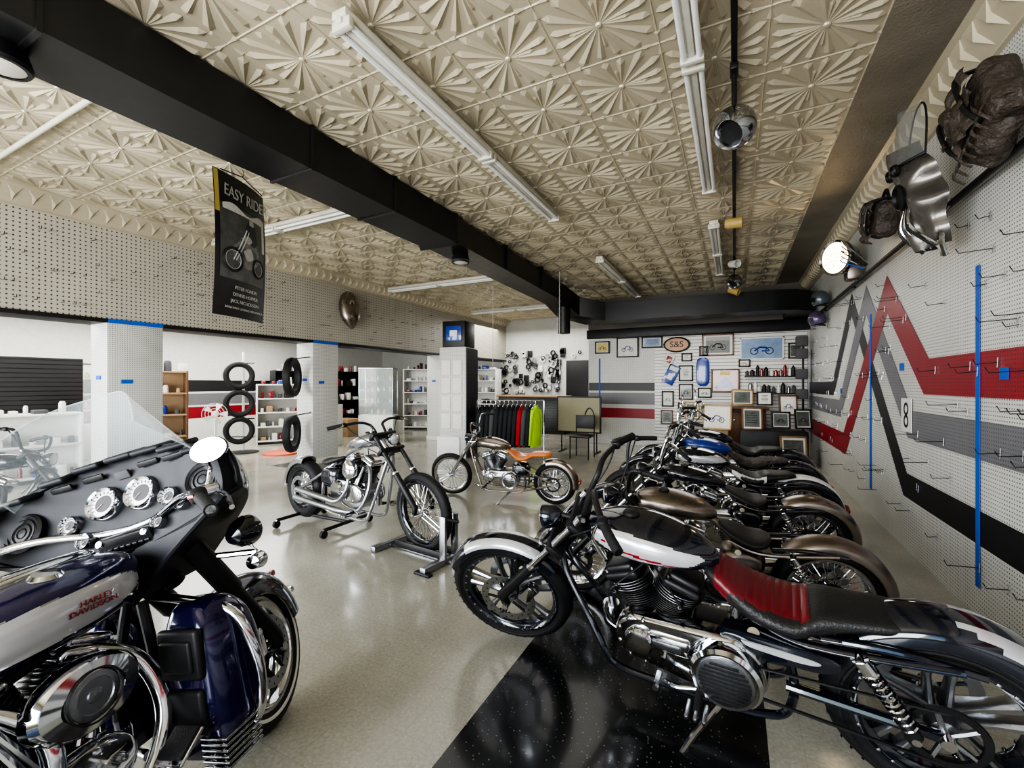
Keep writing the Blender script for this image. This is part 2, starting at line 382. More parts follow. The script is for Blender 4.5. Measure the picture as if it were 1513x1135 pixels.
def primary(p,cx=.08,cz=.37,m=CHROME,derby=CHROME):
    r1,r2=.105,.14; x1,z1,x2,z2=cx+.03,cz+.02,cx-.29,cz-.01
    ol=[]
    for i in range(21): a=math.radians(-95+190*i/20); ol.append((x1+r1*cos(a),z1+r1*sin(a)))
    for i in range(21): a=math.radians(95+170*i/20); ol.append((x2+r2*cos(a),z2+r2*sin(a)))
    p.plate(ol,.09,.160,m,.025)
    p.lathe((x2,.15,z2),Y,[(0,0),(.125,0),(.130,.012),(.124,.05),(.112,.062),(.1,.06)],m,44)
    p.lathe((x2,.205,z2),Y,[(.1,0),(.098,.010),(.08,.013),(0,.014)],derby,40)
    for i in range(10):
        zz=-.075+i*.0165; w=math.sqrt(max(0,.088**2-zz*zz)); p.box((x2,.221,z2+zz),(2*w,.005,.0075),BLACKM,.002)
    p.box(((x1+x2)/2+.04,.162,z1+.02),(.16,.03,.07),m,.015); p.box(((x1+x2)/2+.05,.178,z1+.02),(.11,.012,.035),ALU,.006)
    p.lathe((x1,.155,z1),Y,[(0,0),(.06,0),(.06,.015),(.05,.03),(.03,.034),(0,.034)],m,28)
    for i in range(10):
        q=ol[i*4]; p.lathe((q[0]*.94+.06*(cx-.15),.148,q[1]*.92+.08*cz),Y,[(.008,0),(.008,.012),(0,.014)],CHROME,8)

def bike(name,front,rear,o):
    g=o.get; WB=g('WB',1.65); dz=g('drop',0)
    fx=Vector(front);rx=Vector(rear);d=(fx-rx); s=d.length/WB; yaw=math.atan2(d.y,d.x)
    e=empty(name)
    e.matrix_world=Matrix.Translation(((fx+rx)/2).to_3d()+Vector((0,0,g('z0',0))))@Matrix.Rotation(yaw,4,'Z')@Matrix.Rotation(-math.radians(g('lean',10)),4,'X')@Matrix.Scale(s,4)
    Rf=g('Rf',.325);Rr=g('Rr',.32); fa=Vector((WB/2,0,Rf)); ra=Vector((-WB/2,0,Rr))
    twf=g('twf',.10);twr=g('twr',.15)
    hd0=Vector(g('head',(.40,0,.88))); hd=hd0-Vector((0,0,dz))
    frm=g('frame',BLACKP); 
    p=Part(); wheel(p,ra,Rr,twr,g('rimr',.235),g('wstyle','mag'),g('rim',CHROME),g('spoke',CHROME),disc=-1,holes=g('holes',False))
    p.lathe(ra+Y*(twr/2+.02),Y,[(.085,0),(.105,0),(.108,.006),(.105,.012),(.085,.012)],BLACKFIN,36,closed=True)
    for i in range(5): a=2*pi*i/5; p.tube([ra+Y*(twr/2+.024),ra+Y*(twr/2+.024)+Vector((cos(a)*.088,0,sin(a)*.088))],.009,ALU,6)
    p.obj('rear_wheel',e)
    p=Part()
    st=math.radians(g('steer',0)); D=(hd-fa).normalized()
    SMx=Matrix.Translation(hd)@Matrix.Rotation(st,4,D)@Matrix.Translation(-hd)
    p.M=SMx
    wheel(p,fa,Rf,twf,g('rimf',.25),g('wstyle','mag'),g('rim',CHROME),g('spoke',CHROME),disc=g('fdisc',1),holes=g('holes',False))
    p.obj('front_wheel',e)
    q=Part(); q.M=SMx
    L=(hd-fa).length; off=Vector((D.z,0,-D.x))*.045
    fw=g('forkw',.095)
    if g('springer'):
        for sg in (-1,1):
            y=sg*fw
            q.tube([fa+Vector((-.06,y,.03)),fa+Vector((-.05,y,.05)),hd+Vector((.03,y*.8,.06))],.014,g('forkm',CHROME),10)
            q.tube([fa+Vector((.0,y*1.05,0)),hd+Vector((.085,y*.85,.0))],.011,g('forkm',CHROME),10)
            q.cyl(fa+Vector((-.08,y,.03)),fa+Vector((.03,y,0)),.016,CHROME,10)
            springcoil(q,hd+Vector((.08,y*.5,-.02)),hd+Vector((.035,y*.5,.13)),.02,CHROME,8,.004)
        q.box(hd+Vector((.05,0,-.02)),(.12,.2,.02),CHROME,.008)
    else:
        for sg in (-1,1):
            y=sg*fw
            t=hd+off+D*.06+Y*y; base=fa+off+Y*y
            q.tube([fa+Y*y,base+D*.03,base+D*(L*.5)],[.02,.026,.026],g('sliderm',BLACKM),14)
            q.cyl(base+D*(L*.5),base+D*(L*.5+.015),.03,CHROME,14)
            q.cyl(base+D*(L*.5),t+D*.02,.0195,g('forkm',CHROME),14)
            q.lathe(t+D*.02,D,[(.022,0),(.022,.015),(0,.018)],CHROME,12)
        q.cyl(fa-Y*(fw+.03),fa+Y*(fw+.03),.014,CHROME,12)
        for k in (.04,-.13):
            q.box(hd+off*.6+D*k,(.09,2*fw+.07,.035),g('treem',BLACKM),.014,rot=Matrix.Rotation(math.atan2(D.x,D.z),3,'Y'))
        if g('fdisc',1):
            q.box(fa+D*.12+Vector((-.05,fw,0)),(.06,.05,.11),CHROME,.012,rot=Matrix.Rotation(math.atan2(D.x,D.z),3,'Y'))
    q.obj('front_fork',e)
    q=Part(); q.M=SMx
    if g('headlight',True):
        hs=g('hlr',.065)
        hc=hd+off*2.2+D*(-.05)+Vector((.04,0,0))
        q.lathe(hc,(1,0,-.05),[(0,-hs*1.2),(hs*.5,-hs*1.1),(hs*.85,-hs*.6),(hs,0),(hs*1.02,.015),(hs*.95,.025)],g('hlm',BLACKP),28)
        q.lathe(hc,(1,0,-.05),[(hs*.95,.02),(hs*.6,.035),(0,.04)],LENS,28)
        q.cyl(hc-Vector((.02,0,-.02)),hd+off,.012,BLACKM,8)
    q.obj('headlight',e)
    q=Part(); q.M=SMx
    tt=hd+off*.6+D*.07; bm_=g('barm',BLACKM); bt=g('bars','t')
    hgt=g('barh',.22)
    for sg in (-1,1):
        if bt=='t':
            pts=[tt+Vector((0,sg*.05,0)),tt+Vector((-.03,sg*.055,hgt*.5)),tt+Vector((-.07,sg*.07,hgt)),tt+Vector((-.09,sg*.16,hgt+.03)),tt+Vector((-.14,sg*.30,hgt+.02)),tt+Vector((-.20,sg*.41,hgt+.0))]
        elif bt=='ape':
            pts=[tt+Vector((0,0,.03)),tt+Vector((0,sg*.1,.04)),tt+Vector((.03,sg*.2,hgt*.4)),tt+Vector((.01,sg*.26,hgt*.95)),tt+Vector((-.06,sg*.29,hgt)),tt+Vector((-.19,sg*.34,hgt-.02))]
        else:
            pts=[tt+Vector((0,0,.06)),tt+Vector((0,sg*.12,.07)),tt+Vector((-.04,sg*.2,.09+hgt*.3)),tt+Vector((-.14,sg*.33,.08+hgt*.3)),tt+Vector((-.22,sg*.4,.06+hgt*.3))]
        c=sp(pts,26); q.tube(c,.0127,bm_,10)
        k=len(c)-6; q.tube([Vector(x) for x in c[k:]],.018,RUBBER,12)
        E=Vector(c[k]); Tn=(Vector(c[-1])-E).normalized()
        q.box(E-Tn*.02,(.04,.045,.04),g('ctlm',BLACKM),.012)
        q.tube(sp([E+Vector((.03,0,0)),E+Tn*.06+Vector((.065,0,-.005)),E+Tn*.15+Vector((.055,0,-.01))]),.006,g('leverm',CHROME),8)
        q.tube(sp([E-Tn*.03,E+Vector((.07,-sg*.1,-.1)),hd+Vector((.1,sg*.04,-.1)),hd+Vector((0,sg*.03,-.3))]),.005,BLACKM,6)
        if g('mirrors',False):
            q.tube(sp([E,E+Vector((.03,sg*.02,.08)),E+Vector((.02,sg*.06,.13))]),.005,CHROME,6)
            q.lathe(E+Vector((.02,sg*.07,.15)),(-1,0,.1),[(0,-.015),(.04,-.01),(.048,0),(.045,.006),(0,.007)],CHROME,20,sc=(1,.7))
    q.obj('handlebar',e)
    if g('ffender'):
        q=Part(); q.M=SMx
        q.fender(fa,Rf+.025,twf*.66,g('ffa',(20,150))[0],g('ffa',(20,150))[1],g('ffender'),drop=.05,n=44,matfn=g('ffn',None))
        for sg in(-1,1): q.tube([fa+Y*sg*(twf*.6+.01)+D*.1,fa+Y*sg*twf*.6+Vector((-.1,0,Rf-.04))],.008,BLACKM,8)
        q.obj('front_fender',e)
    # frame (built at nominal height, then lowered)
    D0=(hd0-fa).normalized()
    q=Part(); hb=hd0-D0*.16
    q.cyl(hd0+D0*.02,hb,.03,frm,16)
    bk=[hd0-D0*.03,hd0+Vector((-.18,0,-.05)),(-.12,0,.80 if not g('rigid') else .76),(-.28,0,.64)]
    q.tube(sp(bk),.02,frm,12)
    for sg in(-1,1):
        y=sg*.1
        q.tube(sp([hb+Y*sg*.02,hb+Vector((-.04,sg*.05,-.15)),(.30,y,.26),(.22,y,.17),(0,y,.16),(-.32,y,.17),(-.42,y,.26),(-.40,y*.9,.5),(-.28,y*.4,.64)],60),.0155,frm,10)
        yy=sg*(twr/2+.03)
        if g('rigid'):
            q.tube(sp([(-.26,y*.5,.66),(-.45,yy,.52),ra+Y*yy]),.014,frm,10); q.tube(sp([(-.38,y,.2),(-.5,yy,.22),ra+Y*yy]),.014,frm,10)
        else:
            q.tube([(-.40,yy,.34),ra+Y*yy],.02,g('swing',frm),10)
            q.tube(sp([(-.26,y*.5,.66),(-.45,yy*1.1,.62),(-.85,yy*1.1,.67)]),.016,frm,10)
            a=Vector((-.60,yy+sg*.035,.64)) ; b=ra+Vector((.08,yy+sg*.035,.0))
            q.cyl(a,b,.009,CHROME,8); q.cyl(b,b.lerp(a,.35),.022,g('shockm',BLACKM),12); q.cyl(a,a.lerp(b,.2),.026,CHROME,12); springcoil(q,b.lerp(a,.12),a.lerp(b,.12),.026,g('springm',CHROME),10)
            for w_ in (a,b): q.cyl(w_-Y*sg*.04,w_+Y*sg*.022,.013,CHROME,10)
            q.tube(sp([(-.5,sg*(twr*.62+.012),.66),(-.7,sg*(twr*.62+.012),.68),(-.9,sg*(twr*.62+.012),.66)]),.014,g('strutm',BLACKP),10)
        q.cyl(ra+Y*yy*.8,ra+Y*(yy+sg*.03),.02,CHROME,10)
        px=.18 if not g('mid') else -.12
        q.cyl((px,sg*.12,.27),(px,sg*.27,.25),.014,RUBBER,10)
        for kx in (-.03,0,.03): q.box((px+kx,sg*.27,.25),(.014,.08,.018),ALU,.004)
        q.tube(sp([(px-.03,sg*.17,.27),(px+.09,sg*.19,.25),(px+.15,sg*.2,.28)]),.008,CHROME,8); q.cyl((px+.15,sg*.18,.28),(px+.15,sg*.26,.28),.012,CHROME,8)
    q.tube([(-.22,.17,.31),ra+Vector((0,twr/2+.026,-.105))],.007,BLACKM,6); q.tube([(-.22,.17,.45),ra+Vector((0,twr/2+.026,.105))],.007,BLACKM,6)
    if g('stand',True):
        q.tube([Vector((-.18,.12,.17)),Vector((-.10,.22,.09)),Vector((-.04,.32,.03))],[.014,.012,.010],CHROME,8); q.box((-.035,.33,.03),(.09,.04,.012),CHROME,.005)
    q.body([(-.20,.5,.02,.06,2.5),(-.24,.5,.105,.1,3.5),(-.36,.5,.115,.11,3.5),(-.44,.5,.11,.08,3.5),(-.47,.5,.05,.04,3)],g('oilm',BLACKP),16,24)
    q.cyl((-.3,.1,.6),(-.3,.13,.62),.02,CHROME,14)
    if g('sidecover'):
        ol=[(-.20,.62),(-.50,.60),(-.56,.55),(-.50,.49),(-.26,.50),(-.19,.56)]
        for sg in(-1,1):
            q.plate(smooth([(a,b) for a,b in ol+[ol[0]]],28)[:-1],sg*.09,sg*.145,BLACKP,.012)
            q.plate(smooth([(-.26,.575),(-.46,.565),(-.50,.545),(-.44,.53),(-.29,.545),(-.26,.575)],20)[:-1],sg*.140,sg*.149,SILVER,.003)
    q.obj('frame',e,sq=dz)
    q=Part(); engine(q,cyl=g('cylm',BLACKFIN),finm=g('finm',ALU),cover=g('coverm',CHROME),case=g('casem',ALU),rocker=g('rockm',CHROME)); q.obj('engine',e,sq=dz)
    q=Part(); primary(q,m=g('primm',CHROME),derby=g('derby',CHROME)); q.obj('primary_cover',e)
    q=Part(); ex=g('exm',CHROME); er=g('exr',.021)
    q.tube(sp([(.19,-.05,.68),(.29,-.09,.62),(.32,-.14,.45),(.22,-.17,.28),(0,-.18,.24),(-.3,-.19,.25),(-.75,-.2,.27)],50),[er]*30+[er+er*.6*min(1,i/4) for i in range(21)],ex,14)
    q.tube(sp([(-.02,-.05,.68),(.04,-.13,.6),(.05,-.17,.45),(-.06,-.19,.33),(-.25,-.2,.33),(-.7,-.21,.36)],50),[er]*30+[er+er*.6*min(1,i/4) for i in range(21)],ex,14)
    q.obj('exhaust_pipe',e,sq=dz)
    q=Part()
    tk=g('tank',[(.37,.885,.03,.03,2.2),(.33,.885,.085,.06,2.3),(.22,.885,.135,.08,2.4),(.08,.875,.148,.083,2.4),(-.06,.855,.12,.066,2.3),(-.15,.835,.06,.04,2.2),(-.18,.825,.02,.02,2)])
    q.body(tk,g('tankm',BLACKP),64,72,matfn=g('tankfn',None))
    q.lathe((.16,0,tk[2][1]+tk[2][3]-.004),(0,0,1),[(.034,0),(.036,.008),(.03,.016),(0,.018)],g('capm',BLACKM),24)
    q.obj('fuel_tank',e,sq=dz)
    q=Part()
    sk=g('seat',[(-.13,.80,.06,.02,2.5),(-.18,.775,.10,.04,3),(-.3,.70,.135,.045,3),(-.42,.675,.145,.04,3),(-.5,.70,.12,.05,3),(-.58,.72,.105,.035,3),(-.7,.735,.09,.025,3),(-.76,.735,.06,.015,3)])
    q.body(sk,g('seatm',BLKLEA),100,36,matfn=g('seatfn',None),rib=g('seatrib',None)); q.obj('seat',e,sq=dz)
    q=Part()
    ff=g('rfa',(55,190)); q.fender(ra,Rr+.045,twr*.62,ff[0],ff[1],g('rfender',BLACKP),drop=.07,matfn=g('rfn',None),n=60,lift=g('rflift',0))
    if g('taillight',True):
        a=math.radians(ff[1]-18); rl=Rr+.05+g('rflift',0)*.6; tl=ra+Vector((cos(a)*rl,0,sin(a)*rl))
        q.lathe(tl,(cos(a),0,sin(a)),[(.04,-.01),(.04,.02),(.03,.03),(0,.034)],REDLENS,20,sc=(.5,1.2))
    q.obj('rear_fender',e)
    return e

def fg_tank(c):
    if abs(c.y)<.055: return None
    x=(c.x-.09)/.235; z=(c.z-(.882+.03*x))/(.050*(1+.25*x)); r=x*x+z*z
    if r<.9:
        zz=(c.z-(.855+.05*x)); 
        return REDPIN if abs(zz)<.006*(1-x*.5) and x<.7 else SILVER
    return None
def fg_rf(c):
    dx=c.x+.825; dz=c.z-.32; a=math.degrees(math.atan2(dz,dx)); r=math.hypot(dx,dz)
    return SILVER if (92<a<172 and abs(c.y)>.035 and r>.318+.0011*abs(a-132)) else None
def fg_ff(c):
    dx=c.x-.825; dz=c.z-.325; a=math.degrees(math.atan2(dz,dx))
    return SILVER if (55<a<128 and abs(c.y)>.022 and math.hypot(dx,dz)>.322) else None
bike('motorcycle_club_style',(-1.12,2.30),(.65,2.16),dict(lean=12,steer=16,drop=.105,holes=True,rim=BLACKP,spoke=ALU,tankfn=fg_tank,seatfn=lambda c:REDLEA if(-.47<c.x<-.17 and abs(c.y)<.112 and c.z>.68) else None,
   seatrib=lambda x:.006*abs(sin(x*120)) if -.47<x<-.17 else 0,rfn=fg_rf,rfa=(50,186),rflift=.03,ffender=BLACKP,ffn=fg_ff,ffa=(30,145),bars='t',barh=.15,forkm=CHROME,sliderm=BLACKM,
   casem=BLACKFIN,derby=ALU,twr=.16,fdisc=2,hlr=.058,rockm=BLACKFIN,swing=BLACKP,sidecover=True,mid=True))
bike('motorcycle_bare_metal',(-1.02,3.05),(.48,3.18),dict(lean=9,steer=10,drop=.06,tankm=RAWTANK,rfender=STEEL,frame=STEEL,wstyle='wire',rim=CHROME,bars='ape',barh=.28,barm=BLACKM,seatm=BLKLEA,rigid=False,oilm=STEEL,swing=STEEL,taillight=False,
   seat=[(-.2,.76,.06,.02,2.5),(-.26,.73,.12,.03,3),(-.38,.68,.14,.03,3),(-.46,.68,.12,.03,3),(-.5,.69,.05,.02,3)],rfa=(45,178)))
bike('motorcycle_bare_metal',(-1.0,4.05),(.52,4.2),dict(lean=9,steer=10,drop=.07,tankm=BLACKP,rfender=RAWTANK,frame=BLACKP,wstyle='wire',rim=BLACKP,bars='t',barh=.24,barm=CHROME,seatm=BLKLEA,oilm=BLACKP,ffender=BLACKP,taillight=False,
   tank=[(.36,.90,.03,.025,2.2),(.31,.90,.075,.05,2.2),(.20,.885,.115,.07,2.2),(.06,.865,.12,.066,2.2),(-.06,.845,.09,.05,2.2),(-.15,.82,.04,.028,2.2),(-.18,.81,.02,.02,2)],
   seat=[(-.15,.78,.06,.02,2.5),(-.26,.73,.12,.03,3),(-.38,.68,.14,.03,3),(-.46,.68,.12,.03,3),(-.5,.69,.05,.02,3)]))
def dtank(c): return SILVER if(abs(c.y)>.06 and abs(c.z-.885)<.035) else None
bike('motorcycle_cruiser',(-1.0,4.85),(.56,5.0),dict(lean=9,steer=8,drop=.05,tankfn=dtank,rfender=WHITEP,rfn=lambda c:BLACKP if abs(c.y)>.07 else None,bars='t',barh=.28,barm=CHROME,wstyle='wire',mirrors=True,
   seatfn=lambda c:WHITEP if abs(abs(c.y)-.115)<.012 and c.x>-.5 else None))
bike('motorcycle_cruiser',(-1.0,5.7),(.58,5.85),dict(lean=9,steer=8,drop=.05,tankm=BLUEP,rfender=BLACKP,bars='ape',barh=.30,barm=CHROME,wstyle='wire',mirrors=True,ffender=BLACKP,seatm=BRNLEA))
bike('motorcycle_cruiser',(-1.0,6.6),(.6,6.75),dict(lean=9,steer=8,drop=.05,tankm=BLACKP,rfender=BLACKP,bars='t',barh=.3,barm=CHROME,mirrors=True,ffender=BLACKP))
bike('motorcycle_cruiser',(-5.3,1.75),(-6.5,.75),dict(lean=9,steer=8,drop=.03,bars='ape',barh=.2,barm=BLACKM,wstyle='wire',exm=BLACKM,casem=BLACKFIN,forkm=BLACKM))
bike('motorcycle_chopper',(-2.44,3.10),(-4.22,3.32),dict(WB=1.74,z0=.035,lean=0,steer=-5,rigid=True,Rf=.335,rimf=.262,twf=.085,rimr=.205,twr=.14,Rr=.305,wstyle='wire',rim=BLACKP,tankm=DSILVER,rfender=DSILVER,rfa=(82,178),frame=DSILVER,head=(.36,0,.90),sliderm=BLACKM,forkm=BLACKM,bars='t',barh=.08,barm=BLACKM,exr=.017,exm=ALU,
   seatm=BLKLEA,seat=[(-.18,.70,.03,.015,2.5),(-.24,.68,.09,.025,3),(-.34,.645,.125,.025,3),(-.42,.645,.11,.025,3),(-.46,.655,.04,.015,3)],casem=ALU,cylm=BLACKFIN,fdisc=0,stand=False,hlr=.055,primm=ALU,
   tank=[(.34,.915,.03,.025,2.2),(.29,.91,.075,.05,2.2),(.20,.895,.105,.065,2.2),(.08,.87,.11,.062,2.2),(-.03,.845,.08,.048,2.2),(-.12,.82,.04,.028,2.2),(-.15,.81,.02,.02,2)]))
bike('motorcycle_chopper',(-3.42,4.98),(-2.0,5.16),dict(WB=1.70,lean=6,steer=8,rigid=True,springer=True,Rf=.345,rimf=.275,twf=.08,wstyle='wire',rim=CHROME,tankm=RAWTANK,rfender=RAWTANK,rfa=(70,190),frame=STEEL,head=(.38,0,.93),bars='ape',barh=.26,barm=CHROME,
   seatm=ORGLEA,seat=[(-.12,.80,.03,.015,2.5),(-.2,.755,.10,.03,3),(-.32,.69,.15,.035,3),(-.44,.69,.15,.04,3),(-.56,.74,.11,.035,3),(-.75,.75,.10,.03,3),(-.82,.74,.05,.02,3)],casem=ALU,cylm=ALU,fdisc=0))
p=Part()
A=Vector((-2.44,3.10,0)); hdv=Vector((.9925,-.122,0)); sdv=Vector((.122,.9925,0))
R=Matrix.Rotation(math.atan2(-.122,.9925),3,'Z')
p.box(A+Vector((-.05,0,.016)),(.8,.06,.03),ALU,.004,rot=R); p.box(A+hdv*.30+Vector((0,0,.03)),(.06,.62,.05),ALU,.004,rot=R)
for sg in(-1,1): p.box(A+hdv*.30+sdv*sg*.3+Vector((0,0,.01)),(.16,.05,.02),BLACKM,.004,rot=R)
p.box(A-hdv*.4+Vector((0,0,.03)),(.06,.45,.05),ALU,.004,rot=R)
for sg in(-1,1):
    p.box(A+hdv*.30+sdv*sg*.07+Vector((0,0,.20)),(.06,.03,.40),ALU,.004,rot=R)
    p.box(A+sdv*sg*.07+Vector((0,0,.07)),(.56,.015,.06),BLACKM,.004,rot=R)
p.tube([A+hdv*.30-sdv*.07+Vector((0,0,.38)),A+hdv*.40+Vector((0,0,.36)),A+hdv*.30+sdv*.07+Vector((0,0,.38))],.015,BLACKM,8)
p.obj('wheel_chock_stand')
p=Part(); c=Vector((-3.90,3.28,0))
for sx_ in(-.35,.35):
    p.tube([c+Vector((sx_,-.3,.08)),c+Vector((sx_,.3,.08))],.018,BLACKM,8)
    for sy in(-.3,.3):
        p.cyl(c+Vector((sx_-.015,sy,.04)),c+Vector((sx_+.015,sy,.04)),.038,RUBBER,14); p.tube([c+Vector((sx_,sy,.09)),c+Vector((sx_,sy,.04))],.012,CHROME,6)
p.tube([c+Vector((-.35,0,.08)),c+Vector((.35,0,.08))],.018,BLACKM,8)
p.obj('motorcycle_dolly')

# ------------------------------------------------------------------ touring bike
def touring():
    yaw=math.radians(105)
    e=empty('motorcycle_touring')
    e.matrix_world=Matrix.Translation((-1.63,.43,0))@Matrix.Rotation(yaw,4,'Z')@Matrix.Rotation(-math.radians(9),4,'X')
    fa=Vector((.82,0,.31)); ra=Vector((-.81,0,.31)); hd=Vector((.42,0,.93)); D=(hd-fa).normalized()
    p=Part(); wheel(p,ra,.31,.15,.215,'spoke9',CHROME,CHROME,disc=-1); p.obj('rear_wheel',e)
    SM=Matrix.Translation(hd)@Matrix.Rotation(math.radians(15),4,D)@Matrix.Translation(-hd)
    FM=SM@Matrix.Translation((.02,0,.065))
    p=Part(); p.M=SM; wheel(p,fa,.315,.13,.22,'spoke9',CHROME,BLACKM,disc=2,wh=WHITEP); p.obj('front_wheel',e)
    p=Part(); p.M=SM
    off=Vector((D.z,0,-D.x))*.03
    for sg in(-1,1):
        y=sg*.12; b=fa+off+Y*y
        p.tube([fa+Y*y-D*.03,b+D*.05,b+D*.38],[.022,.030,.032],BLACKM,16)
        p.lathe(b+D*.38,D,[(.036,0),(.040,.01),(.040,.3),(.03,.34)],BLACKM,20)
        p.box(fa+D*.10+Vector((-.07,y*.95,0)),(.07,.05,.12),CHROME,.015)
    p.cyl(fa-Y*.15,fa+Y*.15,.018,CHROME,12)
    p.obj('front_fork',e)
    p=Part(); p.M=SM
    p.fender(fa,.35,.085,8,160,PURPLE,drop=.11,n=44,matfn=lambda c:BLACKP if abs(c.y)>.078 else None)
    p.tube(sp([fa+Vector((.32,-.06,.14)),fa+Vector((.36,-.03,.15)),fa+Vector((.36,.03,.15)),fa+Vector((.32,.06,.14))]),.008,CHROME,8)
    q=fa+Vector((.27,0,.26)); p.box(q,(.06,.03,.03),REDLENS,.008)
    p.obj('front_fender',e)
    W=.41
    def outl(s_):
        a=abs(s_); return (.80+.17*a**1.5-.10*(1-a)**3, 1.20-.10*a**2.2, .30+.03*(1-a))
    def shell(u,v):
        s_=u*2-1; zl,zt,xe=outl(s_); a=abs(s_)
        z=zl+(zt-zl)*v
        bulge=.36*(1-a**2.4)**.6; prof=(sin(pi*min(1,max(0,v*.9+.12))))**.5
        return (xe+.06+bulge*(.45+.55*prof)*(1-.25*v),W*s_,z)
    def dash(u,v):
        s_=u*2-1; zl,zt,xe=outl(s_); a=abs(s_)
        z=zl+(zt-zl)*v
        return (xe+.06*(1 if a>.97 else 0)+.10*v*(1-a**3)+.015*sin(v*pi)*a,W*s_,z)
    p=Part(); p.M=FM
    p.grid(shell,48,20,BLACKP)
    p.grid(lambda u,v: Vector(dash(u,0)).lerp(Vector(shell(u,0)),v),48,3,BLACKM)
    p.grid(lambda u,v: Vector(dash(u,1)).lerp(Vector(shell(u,1)),v),48,3,DASHM)
    p.grid(lambda u,v: Vector(dash(0,u)).lerp(Vector(shell(0,u)),v),20,3,BLACKM)
    p.grid(lambda u,v: Vector(dash(1,u)).lerp(Vector(shell(1,u)),v),20,3,BLACKM)
    p.grid(dash,48,20,DASHM)
    for k in range(-3,4):
        y0=k*.105
        x,_,z=dash((y0/W+1)/2,1.0)
        p.box((x+.01,y0,z+.002),(.095,.103,.022),DASHM,.010,seg=3,rot=(0,-.15,math.radians(-14*k*.3)))
    loop=[dash(i/40,1) for i in range(41)]+[dash(1,1-i/10) for i in range(1,11)]+[dash(1-i/40,0) for i in range(1,41)]+[dash(0,i/10) for i in range(1,10)]
    p.tube(loop,.011,DASHM,8,closed=True)
    p.obj('batwing_fairing',e)
    p=Part(); p.M=FM
    ax=Vector((-.93,0,.36)).normalized()
    def on(y,v): x,yy,z=dash((y/W+1)/2,v); return Vector((x,yy,z))
    def gauge(y,v,r,face=WHITEF):
        c=on(y,v)+ax*.005
        p.lathe(c,ax,[(r*1.18,-.02),(r*1.2,.012),(r*1.1,.022),(r*.97,.018),(r*.95,.008)],CHROME,32)
        p.lathe(c+ax*.008,ax,[(r*.96,0),(0,.001)],face,32)
        p.lathe(c+ax*.0095,ax,[(r*.60,0),(0,.0008)],GREYF,28)
        u=ax.cross(Y).normalized(); 
        for i in range(13):
            a=math.radians(-30+240*i/12); dd=Y*cos(a)+u*(-sin(a))
            p.tube([c+ax*.0105+dd*r*.70,c+ax*.0105+dd*r*.88],.0013,BLACKM,4)
        p.tube([c+ax*.012,c+ax*.012+(Y*.6+u*.5)*r*.7],.0016,REDPIN,4)
    gauge(.068,.66,.049);gauge(-.068,.66,.049)
    gauge(.175,.50,.027);gauge(-.175,.50,.027);gauge(.128,.36,.023);gauge(-.225,.36,.022);gauge(-.13,.34,.020)
    c=on(0,.40); Rr=Matrix.Rotation(math.radians(-21),3,'Y')
    p.box(c+ax*.008,(.03,.19,.066),BLACKM,.008,rot=Rr); p.box(c+ax*.024+Vector((0,0,.008)),(.004,.10,.026),WHITEF,.002,rot=Rr)
    for i in range(8): p.box(c+ax*.024+Vector((0,-.075+i*.0215,-.020)),(.006,.015,.010),ALU,.002,rot=Rr)
    for y in(-.078,.078): p.lathe(c+ax*.02+Vector((0,y,.008)),ax,[(.012,0),(.011,.016),(0,.017)],CHROME,14)
    for sg in(-1,1):
        c=on(sg*.315,.50); p.lathe(c,ax,[(.062,-.01),(.066,.008),(.058,.014),(.05,.008),(0,.012)],BLACKM,28)
        for i in range(3): p.lathe(c+ax*.011,ax,[(.014+.015*i,0),(.016+.015*i,.003),(.018+.015*i,0)],BLACKM,24)
    for y in(-.2,-.1,.1,.2): p.box(on(y,.88)+ax*.01,(.012,.075,.022),BLACKM,.006,rot=Rr)
    p.box(on(0,.86)+ax*.01,(.012,.05,.03),GREYF,.004,rot=Rr)
    p.obj('dashboard',e)
    p=Part(); p.M=FM@Matrix.Translation((0,0,-.03))
    def scr(u,v):
        s_=u*2-1; a=abs(s_)
        zt=1.45-.16*a**3
        z0=1.17-.05*a*a; z=z0+(zt-z0)*v
        return (.57-.20*a**2-.19*v,.34*(1-.10*v)*s_*(1-.12*v*v),z)
    p.grid(scr,36,16,SCREEN)
    p.tube([scr(0,i/12) for i in range(13)]+[scr(i/30,1) for i in range(1,31)]+[scr(1,1-i/12) for i in range(1,13)],.003,SCREEN,6)
    p.grid(lambda u,v:Vector(scr(u,.0+.09*v))+Vector((.004,0,0)),36,2,BLACKM)
    p.obj('windshield',e)
    p=Part(); p.M=FM@Matrix.Translation((0,0,-.03))
    for sg in(-1,1):
        c=sp([(.38,0,.97),(.37,sg*.10,.98),(.31,sg*.24,1.02),(.25,sg*.34,1.02),(.17,sg*.42,.99),(.09,sg*.49,.96)],30)
        p.tube(c,.0135,CHROME,12); p.tube([Vector(x) for x in c[21:]],.019,RUBBER,14)
        E=Vector(c[20]); T=(Vector(c[22])-E).normalized()
        rz=Matrix.Rotation(math.radians(-sg*40),3,'Z')
        p.box(E,(.055,.05,.05),BLACKM,.014,rot=rz)
        p.box(E+Vector((.045,0,.01)),(.045,.07,.035),CHROME,.012,rot=rz)
        p.tube(sp([E+Vector((.06,sg*.01,0)),E+T*.08+Vector((.075,sg*.02,0)),E+T*.19+Vector((.05,sg*.02,-.01))],15),.008,CHROME,8)
        p.box(E+Vector((-.03,-sg*.0,.0)),(.012,.02,.014),REDLENS if sg<0 else BLACKM,.003)
        p.tube(sp([E+Vector((.05,0,.02)),E+Vector((.07,sg*.01,.07)),E+Vector((.05,sg*.02,.10))]),.007,CHROME,8)
        mc=E+Vector((.05,sg*.035,.135))
